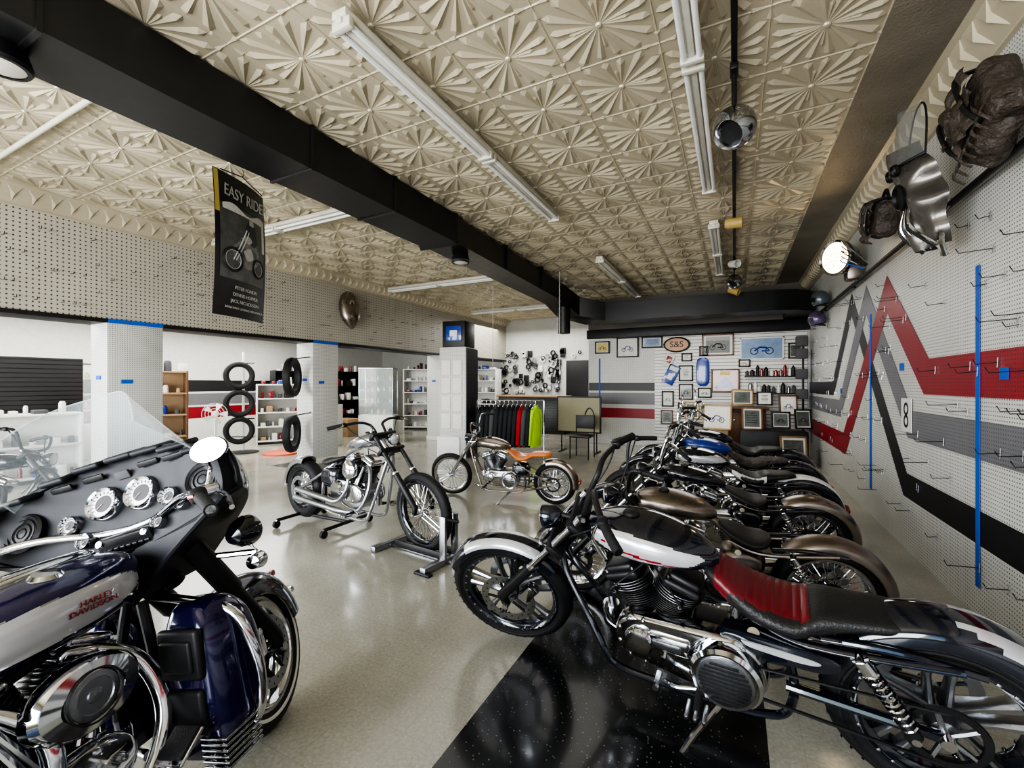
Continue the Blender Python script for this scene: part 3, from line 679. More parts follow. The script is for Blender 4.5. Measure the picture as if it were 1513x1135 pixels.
        p.lathe(mc,(1,0,-.1),[(0,.03),(.026,.026),(.049,.012),(.053,0),(.050,-.004)],BLACKP,28,sc=(.8,1.25),ref=(0,0,1))
        p.lathe(mc,(-1,0,.1),[(.050,.003),(0,.0035)],CHROME,28,sc=(.8,1.25),ref=(0,0,1))
        p.tube(sp([E,E+Vector((.08,-sg*.05,-.06)),(.36,sg*.07,.9)]),.006,BLACKM,6)
    p.obj('handlebar',e)
    p=Part(); p.M=FM
    for sg in(-1,1):
        c=Vector((.56,sg*.27,.80)); p.lathe(c,(1,0,0),[(0,-.09),(.03,-.08),(.052,-.04),(.06,0),(.06,.01),(.054,.015)],BLACKP,28); p.lathe(c,(1,0,0),[(.055,.01),(0,.025)],LENS,28)
        c2=c+Vector((0,sg*.02,-.12)); p.lathe(c2,(1,0,0),[(0,-.05),(.025,-.045),(.034,0),(.03,.01),(0,.014)],CHROME,20)
        p.tube([c+Vector((0,0,-.05)),c2+Vector((0,0,.03)),(.5,0,.78)],.012,CHROME,8)
    p.lathe((.74,0,.95),(1,0,0),[(.1,-.06),(.1,0),(.09,.01)],CHROME,32); p.lathe((.74,0,.95),(1,0,0),[(.09,0),(.05,.02),(0,.03)],LENS,32)
    p.obj('auxiliary_lamps',e)
    TZ=-.045
    def tf(c):
        if c.z>.965: return None
        if abs(c.y)<.09: return None
        x=(c.x-.06)/.29; z=(c.z-.895-.02*x)/.060; r=abs(x)**2.6+abs(z)**2.4
        if r<.80: return SILVER
        if r<1.0: return CHROME if r<.84 else None
        return None
    p=Part(); p.M=Matrix.Translation((-.02,0,TZ))
    p.body([(.38,.92,.05,.04,2.5),(.34,.92,.12,.08,2.6),(.22,.91,.165,.105,2.7),(.06,.90,.18,.108,2.7),(-.08,.885,.165,.095,2.6),(-.18,.865,.12,.07,2.5),(-.24,.85,.06,.04,2.4)],PURPLE,110,130,matfn=tf)
    p.body([(.30,1.0,.01,.012,2.5),(.26,1.01,.035,.022,2.6),(.1,1.008,.045,.022,2.7),(-.08,.985,.04,.02,2.6),(-.2,.94,.03,.02,2.5)],CHROME,24,20)
    for sg in(-1,1): p.lathe((.12,sg*.085,.998),(0,sg*.25,1),[(.036,0),(.038,.008),(.03,.018),(0,.02)],CHROME,24)
    p.obj('fuel_tank',e)
    for i,(t,dz) in enumerate((('HARLEY',.009),('DAVIDSON',-.009))):
        text(t,'tank_badge',.020,REDPIN,e,(.15+(-.004 if i else .004),-.1800,.905+dz+TZ),(math.radians(90),0,math.radians(4)),.0015,1.25)
        text(t,'tank_badge_edge',.020,CHROME,e,(.15+(-.004 if i else .004),-.1790,.904+dz+TZ),(math.radians(90),0,math.radians(4)),.0015,1.32)
    EM=Matrix.Translation((-.02,0,-.04))@Matrix.Scale(1.06,4)
    p=Part(); p.M=EM; engine(p,cyl=BLACKFIN,finm=ALU,case=BLACKFIN,air=False); p.obj('engine',e)
    p=Part(); p.M=EM; primary(p); p.obj('primary_cover',e)
    p=Part()
    p.lathe((.10,-.14,.63),(0,-1,0),[(.06,0),(.10,.004),(.108,.02),(.106,.05),(.095,.066),(.062,.074),(.06,.07)],CHROME,48,sc=(1.25,.92),ref=(1,0,0))
    p.lathe((.10,-.208,.63),(0,-1,0),[(.062,0),(.06,.008),(.045,.010),(.043,.006),(.02,.006),(.018,.01),(0,.011)],ALU,36)
    p.lathe((.10,-.215,.63),(0,-1,0),[(.066,0),(.07,.004),(.066,.008)],BLACKM,36)
    p.obj('air_cleaner',e)
    p=Part()
    p.tube(sp([(.2,-.05,.70),(.3,-.11,.60),(.3,-.17,.42),(.15,-.2,.27),(-.2,-.22,.24),(-.9,-.24,.25)],40),[.024]*22+[.024+.02*min(1,i/4) for i in range(19)],CHROME,16)
    p.tube(sp([(-.05,-.05,.70),(.02,-.15,.58),(.0,-.19,.42),(-.1,-.21,.3),(-.3,-.22,.27)],30),.024,CHROME,14)
    p.tube(sp([(.0,.1,.3),(-.3,.22,.24),(-.9,.24,.25)],30),.042,CHROME,16)
    p.obj('exhaust_pipe',e)
    p=Part()
    for sg in(-1,1):
        rings=[]
        for z,x0,x1,y0,y1 in ((.24,.36,.50,.10,.26),(.30,.34,.56,.10,.33),(.42,.33,.57,.11,.345),(.56,.33,.56,.12,.34),(.66,.34,.54,.13,.32),(.72,.37,.50,.14,.28),(.735,.40,.46,.16,.24)):
            ring=[];cxx=(x0+x1)/2;cyy=sg*(y0+y1)/2;hx=(x1-x0)/2;hy=(y1-y0)/2
            for j in range(28):
                a=2*pi*j/28;ca,sa=cos(a),sin(a); ring.append((cxx+hx*math.copysign(abs(ca)**.5,ca),cyy+hy*math.copysign(abs(sa)**.5,sa),z))
            rings.append(tuple(c_ for v in ring for c_ in v))
        rr=[[Vector(x) for x in zip(*[iter(k)]*3)] for k in smooth(rings,22)]
        p.loft(rr,PURPLE)
        p.box((.33,sg*.23,.60),(.03,.16,.16),BLACKM,.02,seg=3)
        p.box((.315,sg*.23,.60),(.02,.12,.10),BLACKM,.015,seg=3)
        p.box((.33,sg*.23,.42),(.03,.14,.14),BLACKM,.02,seg=3)
        p.tube(sp([(.40,sg*.05,.22),(.45,sg*.22,.22),(.47,sg*.34,.30),(.47,sg*.38,.42),(.46,sg*.37,.56),(.45,sg*.31,.68),(.42,sg*.14,.74),(.40,sg*.04,.76)],44),.0165,CHROME,12)
        for i in range(6): p.box((.40,sg*.31,.24+i*.018),(.14,.10,.009),CHROME,.003)
        p.box((.08,sg*.31,.25),(.36,.13,.022),CHROME,.01,rot=(0,math.radians(-6),0))
        for i in range(7): p.box((-.06+i*.045,sg*.31,.264+(i-3)*.0045),(.018,.11,.012),RUBBER,.004)
        p.box((-.08,sg*.18,.24),(.05,.2,.03),BLACKM,.008)
    p.tube(sp([(.05,-.22,.22),(.16,-.25,.25),(.24,-.27,.36)]),.011,CHROME,10); p.box((.25,-.28,.385),(.085,.09,.016),RUBBER,.006,rot=(0,math.radians(-35),0))
    p.box((.25,-.28,.375),(.10,.10,.012),CHROME,.005,rot=(0,math.radians(-35),0))
    p.obj('leg_guards_and_floorboards',e)
    p=Part()
    for sg in(-1,1):
        p.tube(sp([(.38,sg*.03,.76),(.36,sg*.09,.5),(.34,sg*.12,.22),(.1,sg*.13,.17),(-.4,sg*.13,.2),(-.45,sg*.12,.5),(-.3,sg*.1,.66),(.1,sg*.04,.74)],60),.017,BLACKM,10)
        p.tube([(-.4,sg*.12,.33),ra+Y*sg*.12],.022,BLACKM,10)
        p.body([(-.22,.55,.01,.02,3),(-.26,.55,.06,.12,3.5),(-.40,.53,.06,.13,3.5),(-.46,.5,.01,.03,3)],PURPLE,12,20,yoff=sg*.15)
    p.cyl(hd+D*.03,hd-D*.2,.035,BLACKM,16); p.tube([(.4,0,.82),(0,0,.77),(-.3,0,.66)],.03,BLACKM,12)
    p.obj('frame',e)
    p=Part(); p.M=Matrix.Translation((0,0,-.03)); p.body([(-.17,.86,.05,.03,3),(-.24,.82,.13,.06,3),(-.36,.78,.19,.065,3),(-.5,.79,.2,.07,3),(-.58,.83,.17,.08,3),(-.75,.85,.17,.06,3),(-.9,.86,.15,.05,3),(-.93,.86,.05,.02,3)],BLKLEA,40,28); p.obj('seat',e)
    p=Part(); p.fender(ra,.37,.1,35,185,PURPLE,drop=.12)
    for sg in(-1,1): p.body([(-.55,.5,.05,.08,3.5),(-.6,.5,.09,.15,4),(-.85,.5,.10,.17,4),(-1.1,.5,.1,.16,4),(-1.17,.5,.05,.1,3.5)],PURPLE,16,24,yoff=sg*.27)
    p.obj('saddlebags_and_rear_fender',e)
touring()

# ------------------------------------------------------------------ ROOM
CZ=3.65; XR=1.40; XL=-7.0; YB=10.98; YF=-2.6; YB2=13.4; XLL=-12.6
def slab(name,lo,hi,m,bev=0):
    p=Part(); c=[(a+b)/2 for a,b in zip(lo,hi)]; s=[abs(b-a) for a,b in zip(lo,hi)]; p.box(c,s,m,bev); return p.obj(name)
slab('floor',(XLL-.2,YF-.2,-.1),(XR+.2,YB2+.2,0),FLOORM)
slab('wall_right',(XR,YF-.2,0),(XR+.15,YB2+.2,CZ+.1),PEG)
slab('wall_back',(XLL,YB2,0),(XR,YB2+.15,CZ+.1),PEG)
slab('wall_partition',(-3.34,YB,0),(XR,YB+.12,2.62),PEG)
slab('wall_left',(XLL-.15,YF,0),(XLL,YB2,CZ+.1),WHITEP)
slab('ceiling_side_room',(XLL,YF,2.85),(XL-.42,YB2,2.95),CREAM)
p=Part()
p.box(((XLL+XR)/2,YF-.1,3.3),(XR-XLL,.15,.9),CREAM,0); p.box(((XLL+XR)/2,YF-.1,.2),(XR-XLL,.15,.4),CREAM,0)
p.box((XR-.15,YF-.1,1.6),(.3,.15,2.6),CREAM,0); p.box((-5.8,YF-.1,1.6),(.5,.15,2.6),CREAM,0); p.box((XLL+.2,YF-.1,1.6),(.4,.15,2.6),CREAM,0)
p.obj('wall_front')
p=Part()
for x in (-5.5,-3.3,-1.1,1.05): p.box((x,YF-.05,1.6),(.06,.08,2.5),ALU,.004)
for z in (.42,2.82): p.box((-2.2,YF-.05,z),(6.6,.08,.06),ALU,.004)
p.obj('window_1')
T=.61
def tile():
    p=Part(); h=T/2
    p.add([(-h,-h,0),(h,-h,0),(h,h,0),(-h,h,0)],[(0,1,2,3)],TIN)
    def ray(cx,cy,a,r0,L,w,hh):
        u=Vector((cos(a),sin(a),0));v=Vector((-sin(a),cos(a),0));C=Vector((cx,cy,0)); z=Vector((0,0,-hh))
        t=C+u*r0; l=C+u*L*.90+v*w; r=C+u*L*.90-v*w; k=C+u*L*.84+z; e=C+u*L+z*.1
        p.add([t,l,r,k,e],[(0,1,3),(0,3,2),(1,4,3),(4,2,3)],TIN)
    N=16
    for i in range(N):
        a=2*pi*i/N+pi/N
        q=max(abs(cos(a)),abs(sin(a))); L=min(h/q*.96,.385)
        ray(0,0,a,.02,L,L*.098,.020)
    for i in range(4):
        a=2*pi*i/4; ray(0,0,a,.02,.19,.015,.012)
    for i in range(4):
        a=2*pi*i/4; ray(h,h,a,.012,.11,.022,.012)
    p.lathe((0,0,0),(0,0,-1),[(.022,0),(.016,.010),(0,.013)],TIN,10)
    for ax in (0,1):
        if ax==0: vs=[(-h,h-.006,0),(h,h-.006,0),(h,h,-.006),(-h,h,-.006),(h,h+.006,0),(-h,h+.006,0)]
        else: vs=[(h-.006,-h,0),(h-.006,h,0),(h,h,-.006),(h,-h,-.006),(h+.006,h,0),(h+.006,-h,0)]
        p.add(vs,[(0,1,2,3),(3,2,4,5)],TIN)
    return p
tp=tile(); NX=13; NY=26
tl=Part(); tl.mats=[TIN]
for i in range(NX):
    for j in range(NY):
        o=len(tl.v); cx=.80-T/2-i*T; cy=YF+T/2+j*T
        tl.v+=[(x+cx,y+cy,z+CZ) for x,y,z in tp.v]; tl.f+=[[k+o for k in f] for f in tp.f]; tl.mi+=tp.mi
tl.box(((XR+XLL)/2,(YF+YB2)/2,CZ+.06),(XR-XLL,YB2-YF,.1),TIN,0)
tl.box((1.1,(YF+YB2)/2,CZ-.006),(.6,YB2-YF,.012),TINP,0)
tl.obj('ceiling',sharp=12)
def crown(name,x,sg):
    p=Part()
    prof=[(0,0),(.20,0),(.20,-.02),(.16,-.035),(.13,-.09),(.06,-.15),(.03,-.18),(.03,-.2),(0,-.2)]
    p.loft([[Vector((x+sg*a,yy,CZ+b)) for a,b in prof] for yy in (YF,YB2)],TIN)
    n=int((YB2-YF)/.16)
    for i in range(n):
        y=YF+.08+i*.16
        a=Vector((x+sg*.165,y,CZ-.03));b=Vector((x+sg*.04,y,CZ-.17)); m_=a.lerp(b,.45)+Vector((sg*.03,0,-.03)); w=Vector((0,.065,0))
        p.add([a-w,a+w,b,m_],[(0,1,3),(1,2,3),(2,0,3)],TIN)
    p.obj(name,sharp=12)
crown('trim_1',XR,-1); crown('trim_2',XL,1)
p=Part(); p.box((XL-.2,(YF+YB2)/2,(2.3+CZ)/2),(.4,YB2-YF,CZ-2.3),PEGT,0); p.obj('wall_header')
p=Part(); p.box((XL-.2,(YF+YB2)/2,2.29),(.46,YB2-YF,.05),BLACKM,.003); p.obj('trim_3')
def pillar(y0,y1):
    p=Part(); x0,x1=XL-.42,XL+.02
    p.box(((x0+x1)/2,(y0+y1)/2,1.14),(x1-x0,y1-y0,2.28),PEG,.004)
    p.box(((x0+x1)/2,(y0+y1)/2,.05),(x1-x0+.03,y1-y0+.03,.1),CREAM,.004)
    p.box((x1+.018,(y0+y1)/2,2.29),(.01,(y1-y0)*.98,.05),BLUETAPE,0)
    p.box((x1+.004,(y0+y1)/2-.1,1.53),(.01,.12,.05),BLUETAPE,0)
    p.box(((x0+x1)/2,y0-.004,1.58),(.12,.008,.05),BLUETAPE,0)
    p.obj('pillar')
pillar(2.62,3.22);pillar(5.62,6.2);pillar(9.6,10.2)
p=Part(); R=Matrix.Rotation(math.radians(8),3,'Z'); kc=Vector((-5.10,7.65,0))
p.box(kc+Vector((0,0,1.12)),(.58,.58,2.24),PEG,.004,rot=R); p.box(kc+Vector((.292,.04,1.12)),(.02,.57,2.2),SLATB,.0,rot=R)
p.box(kc+Vector((-.04,-.31,.22)),(.5,.05,.44),WHITEP,.01,rot=R)
for i in range(4):
    for j in range(2): p.box(kc+Vector((-.10+j*.25,-.315+j*.03,.75+i*.36)),(.2,.012,.30),PAPER,.002,rot=R)
p.box(kc+Vector((.0,0,2.5)),(.5,.5,.55),BLACKM,.01,rot=R);p.box(kc+Vector((.05,-.26,2.52)),(.34,.02,.30),BLUEP,.004,rot=R);p.box(kc+Vector((.05,-.275,2.52)),(.16,.01,.12),PAPER,.0,rot=R)
p.obj('display_column')

def strip(p,pts,w,m,off,axis='x'):
    pts=[Vector(a) for a in pts]; L=[];Rr=[]
    for i,q in enumerate(pts):
        d0=(q-pts[i-1]).normalized() if i>0 else None; d1=(pts[i+1]-q).normalized() if i<len(pts)-1 else None
        if d0 is None: d0=d1
        if d1 is None: d1=d0
        n0=Vector((-d0.y,d0.x));n1=Vector((-d1.y,d1.x)); n=(n0+n1).normalized(); k=w/2/max(.3,n.dot(n1)); L.append(q+n*k);Rr.append(q-n*k)
    vs=[]
    for a in L+Rr: vs.append((off,a.x,a.y) if axis=='x' else (a.x,off,a.y))
    n=len(pts); p.add(vs,[(i,i+1,n+i+1,n+i) for i in range(n-1)],m)
p=Part()
strip(p,[(-2,.58),(5.22,.58),(7.28,2.56),(8.5,1.43),(10.97,1.43)],.22,PBLK,XR-.003)
strip(p,[(-2,1.14),(5.1,1.14),(6.55,2.5),(8.0,1.14),(10.97,1.14)],.25,PGRY,XR-.004)
strip(p,[(-2,1.56),(4.72,1.56),(5.75,2.42),(7.7,.66),(10.97,.66)],.29,PRED,XR-.005)
strip(p,[(-3.33,1.43),(-1.7,1.43)],.2,PBLK,YB-.004,'y');strip(p,[(-3.33,1.14),(-1.7,1.14)],.28,PGRY,YB-.004,'y');strip(p,[(-3.33,.78),(-1.7,.78)],.24,PRED,YB-.004,'y')
for z,w,m in((1.45,.3,PBLK),(1.1,.3,PGRY),(.75,.3,PRED)): strip(p,[(-2,z),(13,z)],w,m,XLL+.005)
p.obj('wall_stripe_mural')
p=Part()
for y,z0,z1 in((3.86,.2,2.26),(6.35,.3,2.3),(10.7,.3,2.2),):
    p.box((XR-.008,y,(z0+z1)/2),(.004,.05 if y<7 else .06,z1-z0),BLUETAPE,0)
for y,z in((3.55,1.56),(5.3,1.66),(7.9,1.4)): p.box((XR-.009,y,z),(.004,.09,.07),BLUETAPE,0)
p.box((-3.05,YB-.01,1.55),(.04,.004,1.2),BLUETAPE,0)
p.obj('painter_tape')
p=Part()
for i in range(150):
    y=random.uniform(2.6,10.2); z=random.choice([.35,.6,.85,1.1,1.35,1.6,1.85,2.1,2.3,2.55])+random.uniform(-.03,.03)
    L=random.choice([.06,.1,.16]); x=XR-.006
    if abs(y-5.15)<.2 and abs(z-1.22)<.22: continue
    p.tube([(x-.002,y,z),(x-.01,y,z),(x-L,y,z-.01),(x-L-.015,y,z+.02)],.0028,BLACKM,5)
    p.tube([(x-.005,y,z+.03),(x-.008,y,z-.03)],.003,ALU,5)
p.obj('pegboard_hooks')
p=Part()
for i in range(130):
    y=random.uniform(-.5,9.5); z=random.choice([2.45,2.62,2.8,2.95,3.1,3.25]); x=XL
    if abs(y-6.35)<.35: continue
    p.tube([(x+.004,y,z),(x+.01,y,z),(x+.09,y,z-.01),(x+.1,y,z+.02)],.0035,BLACKM,5)
p.obj('pegboard_hooks')
p=Part(); p.tube([(1.33,0,2.74),(1.33,10.2,2.74)],.022,BLACKM,12)
for y in (1,3,5,7,9): p.tube([(1.39,y,2.74),(1.33,y,2.74)],.012,BLACKM,8)
p.obj('wall_rail')

# ducts
p=Part()
def ring(pts): return [Vector(q) for q in pts]
def sec(y,x0,x1,z0,z1): return ring([(x0,y,z0),(x1,y,z0),(x1,y,z1),(x0,y,z1)])
secs=[sec(-2.5,-3.62,-3.12,3.28,3.63),sec(4.5,-3.62,-3.12,3.28,3.63),sec(4.6,-3.66,-3.08,3.24,3.63),sec(4.7,-3.6,-3.12,3.28,3.6),sec(8.6,-3.58,-3.14,3.2,3.55),sec(9.2,-3.5,-3.0,2.98,3.4)]
p.loft(secs,DUCT)
for y in (.9,2.5,3.5,6.0,7.4): p.loft([sec(y-.012,-3.635,-3.105,3.265,3.64),sec(y+.012,-3.635,-3.105,3.265,3.64)],DUCT)
p.loft([ring([(-3.5,9.2,2.98),(-3.0,9.2,2.98),(-3.0,9.2,3.4),(-3.5,9.2,3.4)]),ring([(-3.1,9.9,2.88),(-2.5,9.45,2.88),(-2.5,9.45,3.28),(-3.1,9.9,3.28)]),ring([(-2.2,9.9,2.86),(-2.2,9.4,2.86),(-2.2,9.4,3.24),(-2.2,9.9,3.24)]),ring([(.6,9.9,2.86),(.6,9.4,2.86),(.6,9.4,3.24),(.6,9.9,3.24)]),
  ring([(.85,9.95,2.86),(1.02,9.52,2.86),(1.02,9.52,3.24),(.85,9.95,3.24)]),ring([(.9,10.1,2.86),(1.3,9.85,2.86),(1.3,9.85,3.24),(.9,10.1,3.24)]),ring([(.92,10.9,2.86),(1.34,10.9,2.86),(1.34,10.9,3.24),(.92,10.9,3.24)])],DUCT)
p.lathe((-3.25,8.9,3.2),(0,0,-1),[(.13,0),(.13,.62),(.11,.62),(.1,0)],DUCT,28)
p.box((-.95,10.9,2.75),(4.8,.12,.22),BLACKM,.01)
p.obj('ceiling_air_duct')
slab('wall_soffit',(-3.34,YB-.02,2.88),(XR,YB+.1,CZ),DARKW)
def fixture(a,b,z=3.56):
    a=Vector((*a,z));b=Vector((*b,z)); d=(b-a); L=d.length; t=d.normalized(); R=Matrix.Rotation(math.atan2(t.y,t.x),3,'Z'); c=(a+b)/2
    p=Part(); p.box(c+Vector((0,0,.02)),(L,.11,.05),FIXT,.01,rot=R); p.box(c+Vector((0,0,-.01)),(L,.04,.05),FIXT,.01,rot=R)
    n=Vector((-t.y,t.x,0))
    K=max(1,round(L/1.7))
    for i in range(K):
        q0=a.lerp(b,(i+.02)/K);q1=a.lerp(b,(i+.98)/K)
        for s in(-1,1): p.cyl(q0+n*s*.045+Vector((0,0,-.035)),q1+n*s*.045+Vector((0,0,-.035)),.017,TUBEM,12)
        for q in(q0,q1): p.box(q+Vector((0,0,-.03)),(.04,.14,.06),FIXT,.008,rot=R)
    for k in(.1,.9): q=a.lerp(b,k); p.cyl(q,q+Vector((0,0,.085)),.006,BLACKM,6)
    p.obj('fluorescent_light')
fixture((-1.98,1.76),(-1.98,5.1));fixture((-.235,.9),(-.235,5.1));fixture((-1.98,7.1),(-1.98,10.4));fixture((-.235,6.2),(-.235,9.0))
fixture((-6.75,3.78),(-3.95,3.78));fixture((-6.75,7.4),(-4.1,7.4));fixture((-6.75,10.8),(-3.9,10.8))
p=Part(); p.box((0,4.6,3.6),(.036,8.8,.03),BLACKM,.004)
def globe(y,z,r,m=CHROME,d=(-.35,-.5,-.6)):
    p.cyl((0,y,3.6),(0,y,z+r),.01,BLACKM,8); p.box((0,y,3.57),(.05,.12,.05),BLACKM,.01)
    prof=[(0,-r)]+[(r*sin(pi*k/12),-r*cos(pi*k/12)) for k in range(1,10)]+[(r*.62,r*.62),(r*.5,r*.3),(0,r*.2)]
    p.lathe((0,y,z),d,prof,m,28); p.lathe((0,y,z),d,[(r*.55,r*.33),(0,r*.3)],BLACKM,28)
def can(y,z,m,d=(-.6,-.3,-.4)):
    dd=Vector(d).normalized(); c=Vector((0,y,z)); p.cyl((0,y,3.6),c,.01,BLACKM,8); p.lathe(c,dd,[(0,-.1),(.05,-.1),(.06,-.08),(.065,.09),(.055,.09),(.05,.0),(0,-.02)],m,24)
GCH=mat('smoked_chrome',(.36,.37,.39),1,.12)
globe(3.25,3.19,.135,GCH); can(6.0,3.46,CARD,(1,-.1,-.05)); can(8.2,3.5,PAPER,(.5,-.7,-.2)); globe(8.8,3.33,.13,GCH); can(9.0,3.2,CARD,(.8,-.3,-.4))
p.obj('track_light')
p=Part(); p.tube([(-6.9,1.5,3.61),(-4.1,1.5,3.61)],.02,CREAM,10); p.lathe((-4.1,1.62,3.64),(0,0,-1),[(.1,0),(.1,.03),(.07,.06),(0,.07)],CREAM,24);p.obj('ceiling_conduit')
def speaker(x,y,z):
    p=Part(); p.lathe((x,y,z),(0,0,-1),[(.09,-.10),(.12,0),(.13,.03),(.12,.05),(.10,.05)],BLACKM,28); p.lathe((x,y,z),(0,0,-1),[(.10,.045),(.05,.06),(0,.065)],FIXT,28); p.obj('ceiling_speaker')
speaker(-3.37,5.1,3.22);speaker(-3.45,.85,3.22)
p=Part()
for (x,y,z) in ((-2.9,7.7,1.7),(-4.6,8.2,1.3)):
    for i in range(int((3.6-z)/.05)):
        zz=3.6-i*.05; p.tube([(x+(.01 if i%2 else 0),y+(0 if i%2 else .01),zz),(x-(.01 if i%2 else 0),y-(0 if i%2 else .01),zz-.05)],.005,PAPER,5)
p.obj('hanging_chain')
# poster
POSTER=mat('poster_print',(.012,.012,.012),0,.45,var=.5,scale=9)
PGREY=mat('poster_picture',(.085,.085,.08),0,.5,var=1,scale=11,detail=8)
PINK=mat('poster_ink',(.45,.45,.42),0,.6,var=.3)
PINK2=mat('poster_mid_ink',(.20,.20,.19),0,.6,var=.8,scale=30)
e=empty('hanging_movie_poster',(-4.42,2.7,2.83)); e.rotation_euler=(0,0,math.radians(112))
def ps(x,z,o=0): return Vector((x,-.045*cos(x/.36*pi/2)-.03*cos(z/.68*pi/2)-o,z))
p=Part()
p.grid(lambda u,v:ps((u-.5)*.72,(v-.5)*1.36),20,24,POSTER)
p.grid(lambda u,v:ps((u-.5)*.62,-.32+v*.70,.003),16,16,PGREY)
p.grid(lambda u,v:ps(-.28+.60*u,.33+(.05+.03*sin(u*9))*v,.004),16,2,PAPER)
p.grid(lambda u,v:ps(.27+.05*u,.05+.33*v,.004),2,8,PAPER)
p.grid(lambda u,v:ps(-.355+.045*u,.28+.39*v,.004),2,8,YELLOW)
# printed picture: rider and chopper as flat ink shapes
def blob(pts,m,o): 
    sm=smooth(pts+[pts[0]],40)[:-1]; cxx=sum(a for a,b in sm)/40; czz=sum(b for a,b in sm)/40
    vs=[ps(cxx,czz,o)]+[ps(a,b,o) for a,b in sm]; n=len(sm); p.add(vs,[(0,1+i,1+(i+1)%n) for i in range(n)],m)
blob([(-.20,-.02),(-.05,.10),(.06,.13),(.18,.05),(.20,-.08),(.05,-.18),(-.12,-.14)],PINK2,.005)
blob([(.02,.10),(.00,.24),(.06,.32),(.13,.27),(.17,.12),(.10,.06)],POSTER,.006)
blob([(.04,.27),(.05,.33),(.10,.33),(.11,.27)],PINK,.007)
blob([(-.08,.10),(.02,.15),(.08,.11),(.02,.07)],PINK,.007)
blob([(-.05,-.02),(.05,.03),(.10,-.06),(0,-.10)],PINK,.007)
for cx,cz,r in((-.17,-.13,.11),(.19,-.14,.09)):
    pts=[ps(cx+r*cos(2*pi*i/28),cz+r*sin(2*pi*i/28),.007) for i in range(28)]; p.tube(pts,.011,POSTER,5,closed=True)
    pts=[ps(cx+r*.8*cos(2*pi*i/28),cz+r*.8*sin(2*pi*i/28),.008) for i in range(28)]; p.tube(pts,.004,PINK,5,closed=True)
for pts in ([(-.17,-.13),(-.05,.10),(.0,.20)],[(-.14,-.13),(-.02,.08),(.03,.19)]): p.tube([ps(a,b,.008) for a,b in sp(pts)],.006,PINK,5)
p.tube([(-.3,-.03,.68),(0,-.03,.74),(.3,-.03,.68)],.006,BLACKM,6); p.tube(sp([(0,-.03,.74),(.02,-.03,.78),(0,-.03,.82)]),.003,BLACKM,5)
p.obj('poster_sheet',e)
text('EASY RIDER','poster_title',.15,PINK,e,(.02,-.066,.50),(math.radians(90),0,0),.001,.80)
for i,t in enumerate(('PETER FONDA','DENNIS HOPPER','JACK NICHOLSON','A MAN WENT LOOKING FOR AMERICA')): text(t,'poster_text',.048 if i<3 else .03,PINK,e,(0,-.074+.006*i,-.40-.065*i),(math.radians(90),0,0))
p=Part(); p.M=Matrix.Translation((-6.82,6.35,2.97))@Matrix.Rotation(math.radians(80),4,'Y')@Matrix.Rotation(.3,4,'X')
p.body([(-.38,0,.03,.03,2.2),(-.3,0,.13,.09,2.3),(-.1,0,.2,.13,2.3),(.15,0,.18,.12,2.3),(.3,0,.1,.07,2.2),(.38,0,.03,.03,2)],RAWTANK,30,30); p.lathe((-.12,0,.12),(0,0,1),[(.05,0),(.05,.02),(0,.03)],CHROME,20)
p.obj('wall_mounted_fuel_tank')

# right-wall mounted parts
p=Part(); c=Vector((1.12,6.5,3.02)); d=Vector((-.80,-.60,-.1))
p.lathe(c,d,[(0,-.24),(.08,-.22),(.15,-.14),(.19,-.02),(.205,.0),(.205,.04),(.18,.05)],BLACKP,36); p.lathe(c,d,[(.18,.045),(.1,.065),(0,.075)],GLOW,36); p.lathe(c,d,[(.18,.03),(.21,.05),(.205,.065),(.18,.06)],CHROME,36)
for i in range(12): a=2*pi*i/12; u=d.normalized().orthogonal().normalized(); w=d.normalized().cross(u); q=c+d.normalized()*.066; p.tube([q+(u*cos(a)+w*sin(a))*.03+d.normalized()*.01,q+(u*cos(a)+w*sin(a))*.165-d.normalized()*.012],.004,CARD,4)
p.tube([c+Vector((.05,.1,-.1)),(1.31,6.6,2.74)],.02,CHROME,10);p.box((1.28,6.6,2.9),(.15,.2,.3),STEEL,.03)
for k in range(5): p.tube(sp([c+Vector((.1,-.05-k*.03,0)),c+Vector((-.02,-.25-k*.02,.05*k-.1)),(1.3,6.2-.05*k,2.8)]),.007,[BLUETAPE,CHROME,BLACKM,BLACKM,CHROME][k],5)
p.obj('wall_mounted_headlight')
